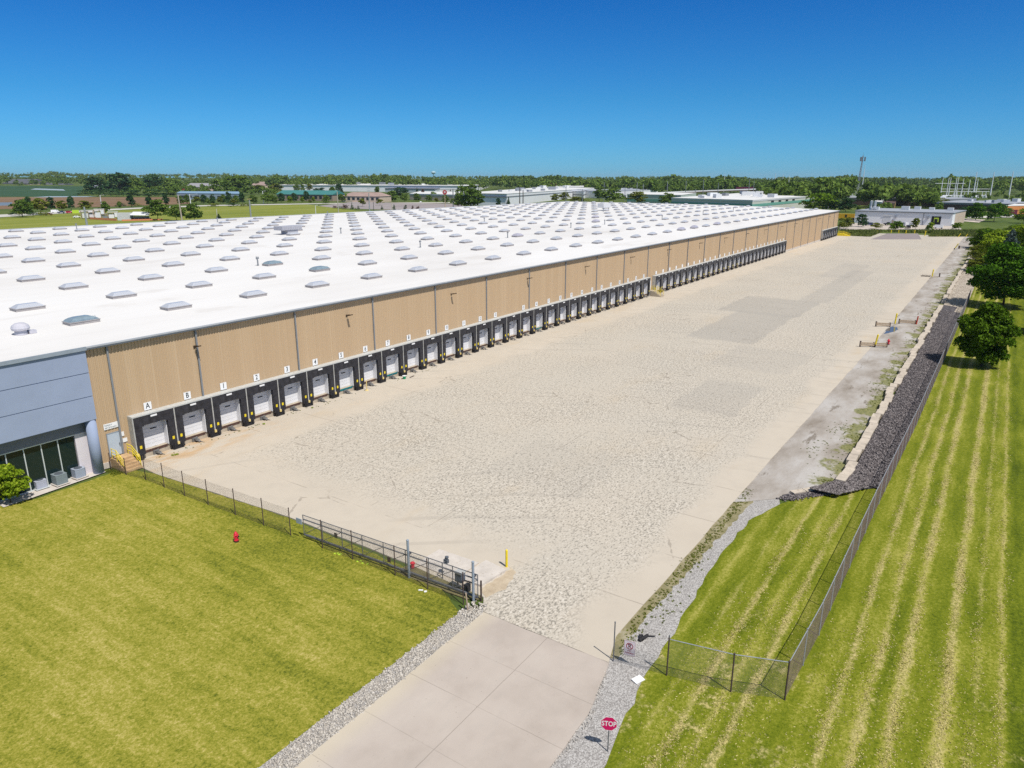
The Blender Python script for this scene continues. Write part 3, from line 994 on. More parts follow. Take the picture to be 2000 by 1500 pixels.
def stones(name, mat, spots, rng, flat=0.7):
    """loose stones: squashed random polyhedra, one object"""
    base = np.array([(1, 0, 0), (-1, 0, 0), (0, 1, 0), (0, -1, 0), (0, 0, 1), (0, 0, -1)], float)
    tri = np.array([(0, 2, 4), (2, 1, 4), (1, 3, 4), (3, 0, 4), (2, 0, 5), (1, 2, 5), (3, 1, 5), (0, 3, 5)])
    n = len(spots)
    P = np.array([s[:3] for s in spots])
    r = np.array([s[3] for s in spots])
    V = base[None] * (0.7 + 0.6 * rng.random((n, 6, 1))) + rng.normal(size=(n, 6, 3)) * 0.18
    V[:, :, 2] *= flat
    a = rng.random(n) * 6.283
    c, s = np.cos(a), np.sin(a)
    x = V[:, :, 0] * c[:, None] - V[:, :, 1] * s[:, None]
    y = V[:, :, 0] * s[:, None] + V[:, :, 1] * c[:, None]
    V = np.stack([x, y, V[:, :, 2]], 2) * r[:, None, None] + P[:, None]
    Q = (tri[None] + 6 * np.arange(n)[:, None, None]).reshape(-1, 3)
    return tag(link(name, npmesh(name, V.reshape(-1, 3), Q, mat)), kind='stuff')


sp = []
for i in range(5200):
    x = random.uniform(13, 30.6)
    y = random.uniform(22.65, 23.95) + random.gauss(0, 0.05)
    sp.append((x, y, -0.005, abs(random.gauss(0.03, 0.022)) + 0.02))
for i in range(90):
    sp.append((random.uniform(29.6, 31.3), random.uniform(22.9, 24.0), 0.03, random.uniform(0.05, 0.13)))
for i in range(160):
    x = random.uniform(16, 30)
    sp.append((x, 13.15 + max(0, x - 26) * 0.25 + random.gauss(-0.05, 0.1), 0, random.uniform(0.02, 0.06)))
stones('cobble', COBBLE, sp, RNG)


def rock_z(y):
    return 0.05 + 0.34 * max(0, min(1, (y - 4.6) / 3.2))


# riprap bed between the block wall and the fence
sheet_pts = [(57.2, 11.5), (59.5, 9.3), (64.3, 6.0), (66, 5.0), (120, 4.25), (172, 3.9), (172, 8.0), (63, 8.05), (60, 10.2), (58.2, 11.8)]
mb = MB()
xs = np.linspace(64, 172, 40)
for a, b in zip(xs[:-1], xs[1:]):
    f = lambda x: 5.1 - 1.2 * (x - 64) / 108
    mb.add([(a, f(a), 0.03), (b, f(b), 0.03), (b, 7.8, 0.36), (a, 7.8, 0.36)], [(0, 1, 2, 3)])
mb.add([(57.2, 11.6, 0.01), (64.2, 5.6, 0.02), (64.2, 7.9, 0.3), (62.6, 8.3, 0.3), (58.2, 11.9, 0.03)], [(0, 1, 2, 3, 4)])
struct('riprap_slope', mb, RIPRAP_BED)
sp = []
for i in range(15000):
    x = 60 + 105 * random.random() ** 1.35
    y = random.uniform(5.2 - 1.2 * (x - 64) / 108, 7.75)
    if x < 64.5:
        t_ = (64.5 - x) / 7
        y = random.uniform(5.6, 7.9) + t_ * 3.6
    if x > 150 and random.random() < 0.5:
        continue
    sp.append((x, y, rock_z(y) + 0.01, random.uniform(0.05, 0.13)))
for i in range(500):
    t_ = random.random()
    sp.append((64.3 - 7.0 * t_ + random.gauss(0, 0.15), 6.6 + 4.9 * t_ + random.uniform(-0.6, 0.7), 0.04, random.uniform(0.05, 0.12)))
stones('riprap', RIPRAP, sp, RNG)
mb = MB()
mb.add([(165, 3.9, 0.05), (300, 3.2, 0.05), (300, 7.4, 0.3), (165, 7.9, 0.33)], [(0, 1, 2, 3)])
struct('rubble_bank', mb, RUBBLE)

# low wall of big cast blocks, slightly out of line
rw = thing('retaining_wall', 'low tan concrete block retaining wall edging the dark rock slope', 'wall', (63, 8.1, 0))
mb = MB()
x = 62.9
k = 0
while x < 285:
    L = 1.83
    j = random.gauss(0, 0.06) + (0.25 if 95 < x < 98 else 0)
    w = 0.78
    yy = 8.2 + (0.14 if k % 7 in (3, 4) else 0) - 0.0035 * max(0, x - 180) + j
    if not (170 < x < 176 or 186 < x < 188):
        mb.obox((x + L / 2, yy, 0.21 + random.gauss(0, 0.015)), (L - 0.03, w, 0.58), random.gauss(0, 0.03))
    x += L
    k += 1
part('block_course', mb, BLOCK, rw, True)
mb = MB()
for k in range(4):
    mb.obox((62.6 - k * 1.05, 8.6 + k * 0.78, 0.05), (1.25, 0.55, 0.22), R(-37 + random.uniform(-4, 4)))
part('kerb_course', mb, BLOCK, rw, True)

# ================================================================== the warehouse
WY = 64.55                      # plane of the dock wall
EAVE = 11.25
X0, X1 = 28.85, 366.6
DP = 4.063
RUNS = [(31.92, 29), (152.6, 29), (332.3, 8)]


def roof_z(y):
    return 11.42 + float(np.interp(y, [64, 85, 120, 150, 208], [0.0, 0.72, 1.32, 1.45, 1.5]))


wh = thing('warehouse', 'huge tan ribbed-metal warehouse with white skylit roof and long row of numbered loading docks', 'warehouse', (X0, WY, 0))

# ribbed siding: real ribs, cut out behind the dock runs
mb = MB()


def siding(xa, xb, z0, z1):
    pr = []
    n = max(1, int(round((xb - xa) / 0.305)))
    p = (xb - xa) / n
    for i in range(n):
        x = xa + i * p
        pr += [(x, 0.0), (x + p * 0.42, 0.0), (x + p * 0.55, -0.045), (x + p * 0.87, -0.045)]
    pr.append((xb, 0.0))
    o = len(mb.v)
    mb.add([(x, WY + y, z) for x, y in pr for z in (z0, z1)], [(2 * i, 2 * i + 2, 2 * i + 3, 2 * i + 1) for i in range(len(pr) - 1)])


cut = []
cur = X0
for xs_, n_ in RUNS:
    xe = xs_ + n_ * DP
    siding(cur, xs_, 0.55, EAVE)
    siding(xs_, xe, 4.2, EAVE)
    cut.append((cur, xs_))
    cur = xe
siding(cur, X1, 0.55, EAVE)
cut.append((cur, X1))
mb.box(X1 - 0.02, X1, WY, 208, 0, 11.3)
mb.box(X0, X1, 207.9, 208, 0, 11.3)
part('wall', mb, SIDING, wh, True)
mb = MB()
for a, b in cut:
    mb = MB()
    mb.box(a, b, WY - 0.10, WY + 0.3, 0, 0.55)
    part('base_wall', mb, CONC_L, wh, True)

mb = MB()
ys = [64.2, 75, 85, 100, 120, 150, 180, 208.2]
mb.add([(x, y, roof_z(y)) for y in ys for x in (X0 - 30, X1 + 0.25)], [(2 * i, 2 * i + 1, 2 * i + 3, 2 * i + 2) for i in range(len(ys) - 1)])
roof = part('roof', mb, ROOF, wh, True)
mb = MB()
mb.box(X0, X1 + 0.3, 64.12, 64.52, 11.18, 11.34, 0)
mb.box(X0, X1 + 0.3, 64.06, 64.30, 11.345, 11.47, 0)
mb.box(X0, X1 + 0.3, 64.05, 64.11, 11.22, 11.335, 1)
mb.box(X1 + 0.05, X1 + 0.3, 64.31, 208, 11.2, 11.44, 0)
mb.box(X0, X1, 208, 208.3, 11.2, 13.1, 0)
part('eave_gutter', mb, [GUTTER, TRIM_D], wh, True)

# downspouts
spx = [31.0] + [39.63 + 12.19 * k + (0.0 if k < 8 else 0.1) for k in range(27)]
dsm = {}
for x in spx:
    inrun = any(a <= x <= a + n * DP for a, n in RUNS)
    zb = 4.36 if inrun else (0.1 if x > 40 else 0.95)
    if zb not in dsm:
        b = MB()
        b.box(-0.075, 0.075, -0.19, -0.05, zb, 11.17)
        b.box(-0.11, 0.11, -0.2, -0.049, 10.7, 10.85)
        dsm[zb] = b.mesh('downspout', SPOUT)
    link('downspout', dsm[zb], wh, (x - X0, 0, 0))

# wall lamps on arms
b = MB()
b.cyl((0, -0.05, 9.45), (0, -0.42, 9.52), 0.03, n=6)
b.box(-0.12, 0.12, -0.07, -0.045, 9.3, 9.6)
lm_arm = b.mesh('wall_lamp', BROWN)
b = MB()
b.obox((0, -0.68, 9.60), (0.30, 0.62, 0.11), rx=-0.22)
b.obox((0, -0.40, 9.56), (0.2, 0.12, 0.16))
lm_head = b.mesh('lamp_head', BROWN)
for k in range(17):
    l = link('wall_lamp', lm_arm, wh, (39.4 + 20.22 * k + (1.1 if k > 6 else 0) - X0, 0, 0))
    link('lamp_head', lm_head, l)

# ---- loading docks (local: x along the wall, y negative outwards)
b = MB()
b.box(-0.03, DP - 0.034, -0.86, 0.0, 4.21, 4.33, 1)
b.box(-0.055, 0.055, -0.84, 0.0, 0.62, 4.2, 0)
b.box(0.06, DP - 0.06, 0.28, 1.2, 0.0, 4.2, 2)
b.box(0.06, DP - 0.06, -0.34, 0.27, 0.0, 0.66, 2)
b.box(0.06, 0.78, -0.04, 0.1, 0.67, 4.19, 3)
b.box(3.34, DP - 0.06, -0.04, 0.1, 0.67, 4.19, 3)
M_FRAME = b.mesh('loading_dock', [SHELTER, CANOPY, CONC, SHELTER])
b = MB()
b.box(0.07, DP - 0.07, -0.83, -0.70, 3.28, 4.2)
b.box(0.07, 1.0, -0.85, -0.835, 3.2, 3.3)
b.box(3.1, DP - 0.07, -0.85, -0.835, 3.2, 3.3)
M_CURT = b.mesh('head_curtain', VINYL)
b = MB()
b.box(0.07, 0.80, -0.82, -0.5, 0.5, 3.27)
for z in (0.9, 1.4, 1.9, 2.4, 2.85):
    b.box(0.07, 0.805, -0.832, -0.822, z, z + 0.03)
M_PADL = b.mesh('side_pad', VINYL)
b = MB()
b.box(3.36, DP - 0.07, -0.82, -0.52, 0.5, 3.27)
for z in (0.9, 1.4, 1.9, 2.4, 2.85):
    b.box(3.355, DP - 0.07, -0.832, -0.822, z, z + 0.03)
M_PADR = b.mesh('side_pad', VINYL)
b = MB()
for k in range(7):
    z = 0.67 + k * 0.385
    b.box(0.80, 3.32, 0.10, 0.15, z, z + 0.365)
    b.box(0.80, 3.32, 0.125, 0.15, z + 0.365, z + 0.385)
b.box(0.79, 0.84, -0.05, 0.099, 0.67, 3.36)
b.box(3.26, 3.335, -0.50, 0.099, 0.67, 3.36)
M_DOOR = b.mesh('door', DOORW)
b = MB()
b.box(2.0, 2.62, 0.085, 0.0985, 2.42, 2.53)
M_SLOT = b.mesh('door_window', DARK)
b = MB()
b.box(0.30, 0.52, -0.847, -0.833, 1.12, 1.42)
M_TAGL = b.mesh('reflector', YEL)
b = MB()
b.box(3.55, 3.77, -0.847, -0.833, 1.12, 1.42)
M_TAGR = b.mesh('reflector', YEL)
b = MB()
b.box(1.72, 2.34, -0.845, -0.831, 3.93, 4.1)
M_PLATE = b.mesh('name_plate', SIGNW)
b = MB()
b.obox((0.03, -0.62, 0.27), (1.12, 0.42, 0.5))
b.obox((-0.40, -0.86, 0.36), (0.10, 0.08, 0.55))
b.obox((0.42, -0.86, 0.30), (0.14, 0.08, 0.42))
M_BUMP = b.mesh('bumper', BLACK)
b = MB()
b.obox((0.0, -0.9, 0.62), (0.2, 0.12, 0.26))
M_LITE = b.mesh('corner_guard', CREAM)
b = MB()
b.box(0.9, 3.24, -0.40, -0.345, 0.54, 0.66)
b.box(0.95, 3.2, -0.39, -0.345, 0.44, 0.53)
M_LEV = b.mesh('dock_leveler', RUST)
M_LEVT = b.mesh('dock_leveler', TEAL)
b = MB()
b.obox((2.05, -0.62, 0.26), (0.30, 0.55, 0.2), ry=0.25)
b.obox((2.12, -0.88, 0.20), (0.22, 0.42, 0.10), rx=0.5)
b.obox((2.05, -0.52, 0.38), (0.36, 0.16, 0.16), ry=-0.4)
b.cyl((2.2, -0.9, 0.12), (2.36, -1.25, 0.03), 0.05, 0.02, 6)
b.obox((1.95, -0.4, 0.24), (0.5, 0.1, 0.42))
M_REST = b.mesh('vehicle_restraint', STEEL)


def sign_mesh(txt):
    s = MB()
    s.box(1.62, 2.36, -0.085, -0.055, 4.42, 5.16, 0)
    if txt:
        text_into(s, txt, 0.74 if len(txt) == 1 else 0.66, Matrix.Translation((1.99, -0.089, 4.80)) @ FACE_MY @ Matrix.Diagonal((0.8 if len(txt) == 1 else 0.62, 1, 1, 1)), 1, offset=0.012)
    return s.mesh('number_sign', [SIGNW, INK])


M_BLANK = sign_mesh('')
di = 0
for r, (xs_, n_) in enumerate(RUNS):
    for k in range(n_):
        d = link('loading_dock', M_FRAME, wh, (xs_ + k * DP - X0, 0, 0))
        near = xs_ + k * DP < 215
        link('door', M_DOOR, d)
        link('head_curtain', M_CURT, d)
        link('side_pad', M_PADL, d)
        link('side_pad', M_PADR, d)
        link('bumper', M_BUMP, d)
        link('vehicle_restraint', M_REST, d)
        if near:
            link('door_window', M_SLOT, d)
            link('reflector', M_TAGL, d)
            link('reflector', M_TAGR, d)
            link('name_plate', M_PLATE, d)
            link('corner_guard', M_LITE, d)
        teal = r == 0 and k in (6, 8, 17)
        link('dock_leveler', M_LEVT if teal else M_LEV, d)
        if r == 0:
            txt = 'AB'[k] if k < 2 else str(k - 1)
            if txt != '14':
                link('number_sign', sign_mesh(txt), d)
        elif r == 1:
            link('number_sign', M_BLANK, d)
        di += 1
    b = MB()
    b.box(xs_ + n_ * DP - 0.05, xs_ + n_ * DP + 0.07, WY - 0.84, WY, 0.05, 4.33)
    part('end_fin', b, SHELTER, wh, True)

# personnel door, signs beside it
b = MB()
b.box(29.87, 30.93, WY - 0.075, WY - 0.05, 0.97, 3.12)
pd = part('personnel_door', b, paint('pale_blue_door', (0.44, 0.50, 0.57), 0.5, var=0.05), wh, True)
b = MB()
b.box(29.79, 29.865, WY - 0.09, WY - 0.046, 0.97, 3.2)
b.box(30.935, 31.01, WY - 0.09, WY - 0.046, 0.97, 3.2)
b.box(29.79, 31.01, WY - 0.095, WY - 0.046, 3.125, 3.2)
part('door_frame', b, TRIM, pd, True)
b = MB()
b.obox((30.82, WY - 0.12, 1.95), (0.05, 0.09, 0.28))
part('door_handle', b, TRIM_D, pd, True)
b = MB()
b.box(29.66, 31.05, WY - 0.11, WY - 0.07, 3.60, 4.13, 0)
for tx, zz in (('Employee A', 3.985), ('Staff Call Reception', 3.745)):
    text_into(b, tx, 0.20, Matrix.Translation((29.74, WY - 0.113, zz)) @ FACE_MY @ Matrix.Diagonal((0.66, 1, 1, 1)), 1, offset=0.004, align='LEFT')
part('door_sign', b, [SIGNW, INKG], wh, True)
b = MB()
b.box(31.10, 31.35, WY - 0.1, WY - 0.07, 2.6, 3.02)
part('small_notice', b, SIGNW, wh, True)
b = MB()
b.box(31.14, 31.56, WY - 0.1, WY - 0.07, 1.98, 2.36)
part('small_notice', b, SIGNW, wh, True)
b = MB()
b.box(150.9, 151.9, WY - 0.08, WY - 0.05, 1.2, 3.3)
part('personnel_door', b, SIGNW, wh, True)

# skylights: curb with a hipped acrylic lens
NSK = 33
sk_pos = []
for j in range(13):
    y = 73.9 + 10.4 * j
    xo = 33.6 - 0.38 * j
    for i in range(-3, NSK + 2):
        x = xo + 9.974 * i
        if x > 363 or x < 26:
            continue
        dx, dy = x * _F[0] + y * _F[1] + 14 * 0.277, 0
        px = 1000 + FPX * (np.array([x, y, -14]) @ _R) / (np.array([x, y, -14]) @ _F)
        if px < -40:
            continue
        sk_pos.append((dx, x, y, i, j))
sk_pos.sort()
SL, SW = 1.42, 0.74


def curb_mb(b, x, y, z, sc=1.0, m=0):
    b.box(x - SL, x + SL, y - SW, y + SW, z - 0.05, z + 0.24, m)
    b.box(x - SL - 0.05, x + SL + 0.05, y - SW - 0.05, y + SW + 0.05, z + 0.241, z + 0.31, m)


def lens_mb(b, x, y, z, m=0, dome=0.0):
    a, c, h = SL - 0.02, SW - 0.02, 0.34 + dome
    t1, t2 = 0.66, 0.42
    z0 = z + 0.311
    if dome:
        vs, fs = [], []
        for k in range(5):
            q = k / 4
            s = math.cos(q * math.pi / 2 * 0.9)
            vs += [(x - a * (s * 0.6 + 0.4 * (1 - q)), y - c * s, z0 + h * math.sin(q * 1.57)), (x + a * (s * 0.6 + 0.4 * (1 - q)), y - c * s, z0 + h * math.sin(q * 1.57)),
                   (x + a * (s * 0.6 + 0.4 * (1 - q)), y + c * s, z0 + h * math.sin(q * 1.57)), (x - a * (s * 0.6 + 0.4 * (1 - q)), y + c * s, z0 + h * math.sin(q * 1.57))]
            if k:
                o = 4 * (k - 1)
                fs += [(o + i, o + (i + 1) % 4, o + 4 + (i + 1) % 4, o + 4 + i) for i in range(4)]
        fs.append((16, 17, 18, 19))
        b.add(vs, fs, m)
        return
    vs = [(x - a, y - c, z0), (x + a, y - c, z0), (x + a, y + c, z0), (x - a, y + c, z0),
          (x - a * t1, y - c * t2, z0 + h), (x + a * t1, y - c * t2, z0 + h), (x + a * t1, y + c * t2, z0 + h), (x - a * t1, y + c * t2, z0 + h)]
    b.add(vs, [(0, 1, 5, 4), (1, 2, 6, 5), (2, 3, 7, 6), (3, 0, 4, 7), (4, 5, 6, 7)], m)


b = MB()
curb_mb(b, 0, 0, 0)
M_CURB = b.mesh('skylight', CURB)
b = MB()
lens_mb(b, 0, 0, 0)
for k in range(1, 12):          # fine ribs of the moulded sheet
    xx = -SL * 0.9 + k * SL * 1.8 / 12
    zz = 0.31 + 0.34 * min(1, (SL - abs(xx)) / (SL * 0.34))
    b.bar((xx, -SW + 0.03, 0.33), (xx * 0.98, -SW * 0.42, zz + 0.008), 0.03, 0.02)
M_LENS = b.mesh('lens', LENS)
b = MB()
lens_mb(b, 0, 0, 0, dome=0.08)
for k in range(1, 15):
    xx = -SL * 0.9 + k * SL * 1.8 / 15
    b.bar((xx, -SW + 0.02, 0.34), (xx, -SW * 0.62, 0.66), 0.035, 0.03)
M_LENSD = b.mesh('lens', LENS_D)
b = MB()
lens_mb(b, 0, 0, 0, dome=0.16)
M_LENSV = b.mesh('lens', LENS_V)
dark = {(0, 0), (4, 1), (4, 2)}
dome = {(16, 0), (17, 0), (19, 0), (11, 2), (17, 3), (19, 4)}
rest = MB()
for q, (dx, x, y, i, j) in enumerate(sk_pos):
    z = roof_z(y)
    if q < 100:
        s = link('skylight', M_CURB, wh, (x - X0, y - WY, z))
        l = link('lens', M_LENSD if (i, j) in dark else M_LENSV if (i, j) in dome else M_LENS, s)
        if (i, j) in dark:
            l['label'] = 'dark ribbed lens of the skylight'
    else:
        curb_mb(rest, x, y, z, m=0)
        lens_mb(rest, x, y, z, m=2 if (i, j) in dome else 1, dome=0.25 if (i, j) in dome else 0)
o = part('skylight', rest, [CURB, LENS, LENS_V], wh, True)
tag(o, kind='stuff')

# pipes, stacks and machines on the roof


def roof_at(px, py):
    p = at(px, py, 12.6)
    for _ in range(6):
        p = at(px, py, roof_z(p.y))
    return p


b = MB()
b.cyl((0, 0, 0), (0, 0, 0.9), 0.11, n=8)
b.lathe([(0.17, 0.0), (0.14, 0.25), (0.11, 0.3)], n=8)
b.cyl((0, 0, 0.9), (-0.12, 0, 1.1), 0.1, 0.06, 6)
b.box(-0.22, 0.22, -0.1, 0.1, 1.05, 1.3)
b.cyl((-0.16, 0, 1.3), (-0.2, 0, 1.5), 0.05, n=6)
b.cyl((0.14, 0, 1.3), (0.16, 0, 1.45), 0.05, n=6)
M_VENT = b.mesh('roof_vent', SPOUT)
for px, py in ((504, 519), (666, 456), (821, 483.5), (991.5, 464.5), (946, 434.5), (1115, 445), (1181, 438.5), (1293, 429), (1373, 420), (1432, 413.5), (1178, 414), (640, 421), (150, 447), (425, 434), (1500, 406), (1316, 403), (1617, 409)):
    p = roof_at(px, py)
    link('roof_vent', M_VENT, roof, (p.x - X0, p.y - WY, p.z))
b = MB()
p = roof_at(566, 457)
b.box(p.x - 1.5, p.x + 1.5, p.y - 1.2, p.y + 1.2, p.z, p.z + 1.0)
b.box(p.x - 3.2, p.x + 2.6, p.y - 1.4, p.y + 1.6, p.z + 1.0, p.z + 1.9)
for k in range(11):
    b.box(p.x - 3.0 + k * 0.52, p.x - 2.8 + k * 0.52, p.y - 1.46, p.y - 1.4, p.z + 1.1, p.z + 1.8)
part('rooftop_unit', b, paint('vent_grey', (0.40, 0.40, 0.44), 0.5, var=0.1), roof, True)
b = MB()
p = roof_at(1180, 411)
b.box(p.x - 3.4, p.x + 3.0, p.y - 1.4, p.y + 1.4, p.z + 1.2, p.z + 2.9)
b.box(p.x - 2.6, p.x - 2.2, p.y - 1.2, p.y - 0.8, p.z, p.z + 1.2)
b.box(p.x + 2.0, p.x + 2.4, p.y - 1.2, p.y - 0.8, p.z, p.z + 1.2)
part('rooftop_unit', b, paint('unit_white', (0.62, 0.62, 0.64), 0.5, var=0.06), roof, True)
b = MB()
p = roof_at(42, 653)
b.lathe([(0.55, 0.0), (0.5, 0.35), (0.72, 0.45), (0.76, 0.62), (0.66, 0.86), (0.42, 1.03), (0.12, 1.1)], (p.x, p.y, p.z), 16)
b.box(p.x + 0.5, p.x + 1.1, p.y - 0.5, p.y + 0.1, p.z, p.z + 0.3)
part('roof_fan', b, paint('fan_hood', (0.50, 0.49, 0.54), 0.4, var=0.06), roof, True)

# low rear parapet block beyond the far corner of the roof
# ================================================================== the office wing
ofc = thing('office_wing', 'blue-grey panelled office wing with round column and dark full-height windows', 'office', (X0, 63.7, 0))
b = MB()
z0 = 5.05
for z1 in (7.2, 9.3, 11.3):
    b.box(-4, X0 - 0.005, 63.66, 64.3, z0 + 0.05, z1 - 0.02)
    b.box(-4, X0 - 0.03, 63.70, 64.3, z0, z0 + 0.05)
    z0 = z1
b.box(-4, X0 - 0.02, 64.31, 66, 5.06, 11.3)
part('wall_panel', b, OFFICE, ofc, True)
b = MB()
b.box(-4, X0 + 0.05, 63.5, 63.655, 11.31, 11.62, 0)
b.box(-4, X0 + 0.05, 63.66, 64.25, 11.31, 11.5, 0)
part('eave_trim', b, TRIM, ofc, True)
b = MB()
b.box(-4, X0 + 0.03, 63.52, 64.9, 11.505, 11.56)
part('roof', b, ROOF, ofc, True)
b = MB()
b.box(-4, X0 - 0.1, 64.62, 66, 3.92, 5.05)
part('fascia', b, OFFICE_D, ofc, True)
b = MB()
b.box(27.2, X0 - 0.1, 64.60, 66, 0, 3.915)
part('wall', b, OFFICE_W, ofc, True)
b = MB()
b.lathe([(0.44, 0), (0.44, 5.04)], (28.48, 64.12, 0), 28)
col = part('column', b, OFFICE, ofc, True)
for pl in col.data.polygons:
    pl.use_smooth = True
mx_ = [27.17, 25.8, 24.48, 23.15, 21.82, 20.5, 19.2, 17.9]
for a, c in zip(mx_[1:], mx_[:-1]):
    b = MB()
    b.box(a + 0.05, c - 0.03, 64.72, 64.74, 0.12, 3.82)
    part('window', b, GLASS, ofc, True)
b = MB()
for a in mx_[1:]:
    b.box(a - 0.03, a + 0.045, 64.63, 64.74, 0.1, 3.83)
b.box(17.9, 27.19, 64.61, 64.74, 3.83, 3.915)
b.box(17.9, 27.19, 64.61, 64.74, 0.0, 0.1)
part('window_frame', b, ALU, ofc, True)
b = MB()
b.box(10, 28.4, 69.5, 69.6, 0, 5)
b.box(10, 28.4, 64.76, 69.5, -0.02, 0.02)
part('interior', b, paint('office_interior', (0.10, 0.09, 0.085), 0.9, var=0.3), ofc, True)
sheet('concrete_pad', [(20.5, 63.2), (22.7, 63.25), (28.9, 63.7), (29.0, 64.75), (15, 64.75), (15, 64.0), (20.5, 64.0)], 0.03, CONC_L)


def ac_unit(label, c, s, h, mat, style):
    t = thing('air_conditioner', label, 'air conditioner', c, style * 0.05, 'air conditioning units outside the office windows')
    b = MB()
    r = s / 2
    ch = 0.14 if style == 2 else 0.04
    pts = [(-r + ch, -r), (r - ch, -r), (r, -r + ch), (r, r - ch), (r - ch, r), (-r + ch, r), (-r, r - ch), (-r, -r + ch)]
    b.prism(pts, 0.06, h - 0.05)
    for k in range(int((h - 0.2) / 0.07)):
        z = 0.12 + k * 0.07
        b.prism([(x * 1.012, y * 1.012) for x, y in pts], z, z + 0.035)
    part('housing', b, mat, t)
    b = MB()
    b.prism([(x * 1.03, y * 1.03) for x, y in pts], h - 0.05, h)
    part('lid', b, mat, t)
    b = MB()
    b.lathe([(r * 0.74, h + 0.002), (r * 0.72, h + 0.03), (r * 0.62, h + 0.03)], n=20)
    b.lathe([(r * 0.5, h + 0.012), (r * 0.2, h + 0.035), (0.02, h + 0.04)], n=16)
    part('fan_grille', b, TRIM_D, t)
    b = MB()
    b.box(-r - 0.1, r + 0.1, -r - 0.1, r + 0.1, 0.0, 0.055)
    part('base', b, CONC_L if style != 0 else ALU, t)


ac_unit('small silver-grey air conditioner on white base, nearest the young tree', at(79, 952, 0.1), 0.84, 0.72, ACL, 0)
ac_unit('dark green-grey square air conditioner, middle one on the office pad', at(118, 944, 0.1), 0.92, 0.92, ACD, 1)
ac_unit('light blue-grey round-cornered air conditioner nearest the round column', at(155, 931, 0.1), 0.90, 0.84, ACM, 2)
t = thing('conduit_box', 'small grey electrical box with pipes beside the office column', 'electrical box', at(168, 920, 0.1))
b = MB()
b.box(-0.15, 0.15, -0.1, 0.1, 0.45, 1.0)
part('box', b, OFFICE_W, t)
b = MB()
b.cyl((-0.1, 0, 0), (-0.1, 0, 0.45), 0.035, n=6)
b.cyl((0.05, 0.02, 0), (0.08, 0, 0.45), 0.03, n=6)
b.cyl((0.12, 0, 0.3), (0.4, -0.1, 0.02), 0.03, n=6)
part('conduit', b, GALVD, t)

# ---- concrete steps with yellow rails


def steps(label, x0, x1, ytop, ybot, h, n, plat, mat, rails_side=(0, 1), along_x=0):
    t = thing('concrete_steps', label, 'steps', (x0, ytop, 0))
    b = MB()
    yb = ytop - plat
    b.box(x0, x1, yb, ytop, 0, h)
    run = (yb - ybot) / n
    for k in range(n):
        b.box(x0 + 0.002 * k, x1 - 0.002 * k, yb - run * (k + 1), yb - run * k - 0.002, 0, h * (n - k) / (n + 1))
    part('steps', b, mat, t, True)
    for s in rails_side:
        x = (x0 + 0.07) if s == 0 else (x1 - 0.07)
        b = MB()
        A = Vector((x, ytop - 0.3, h))
        Bq = Vector((x, yb, h))
        Cq = Vector((x, ybot + 0.15, 0.15))
        for z in (0.35, 0.65, 0.95):
            b.cyl(A + Vector((0, 0, z)), Bq + Vector((0, 0, z)), 0.03, n=6)
            b.cyl(Bq + Vector((0, 0, z)), Cq + Vector((0, 0, z)), 0.03, n=6)
        for p in (A, Bq, Bq.lerp(Cq, 0.5), Cq):
            b.cyl(p + Vector((0, 0, -0.12)), p + Vector((0, 0, 0.98)), 0.032, n=6)
        part('handrail', b, YEL, t, True)
    return t


steps('clay-stained concrete steps with yellow rails up to the pale blue door', 29.75, 31.35, 64.4, 61.95, 0.92, 4, 1.1, STEPC)
steps('concrete steps with yellow rails in the gap after dock 27', 150.2, 152.2, 64.4, 61.2, 1.15, 5, 1.5, CONC)
steps('far yellow-railed steps at the east end of the dock wall', 366.0, 368.2, 64.0, 58.5, 1.15, 6, 2.5, YEL)

# ================================================================== fences
def woven(mb, L, z0, z1, y=0.0, pitch=0.075, d=0.0045):
    """chain-link fabric as real diagonal wires (three-sided), pitch measured along the fence"""
    H = z1 - z0
    n = int((L + H) / pitch)
    for sgn in (1, -1):
        for k in range(n):
            s0 = -H + k * pitch
            t0, t1 = max(0.0, -s0), min(H, L - s0)
            if t1 - t0 < 0.02:
                continue
            xa, xb = s0 + t0, s0 + t1
            if sgn < 0:
                xa, xb = L - xa, L - xb
            yo = y + 0.004 * sgn
            a, b = (xa, z0 + t0), (xb, z0 + t1)
            e = d * 0.7
            off = ((-e * sgn, 0, e), (e * sgn, 0, -e), (0, d, 0))
            vs = [(a[0] + o[0], yo + o[1], a[1] + o[2]) for o in off] + [(b[0] + o[0], yo + o[1], b[1] + o[2]) for o in off]
            mb.add(vs, [(0, 1, 4, 3), (1, 2, 5, 4), (2, 0, 3, 5)])


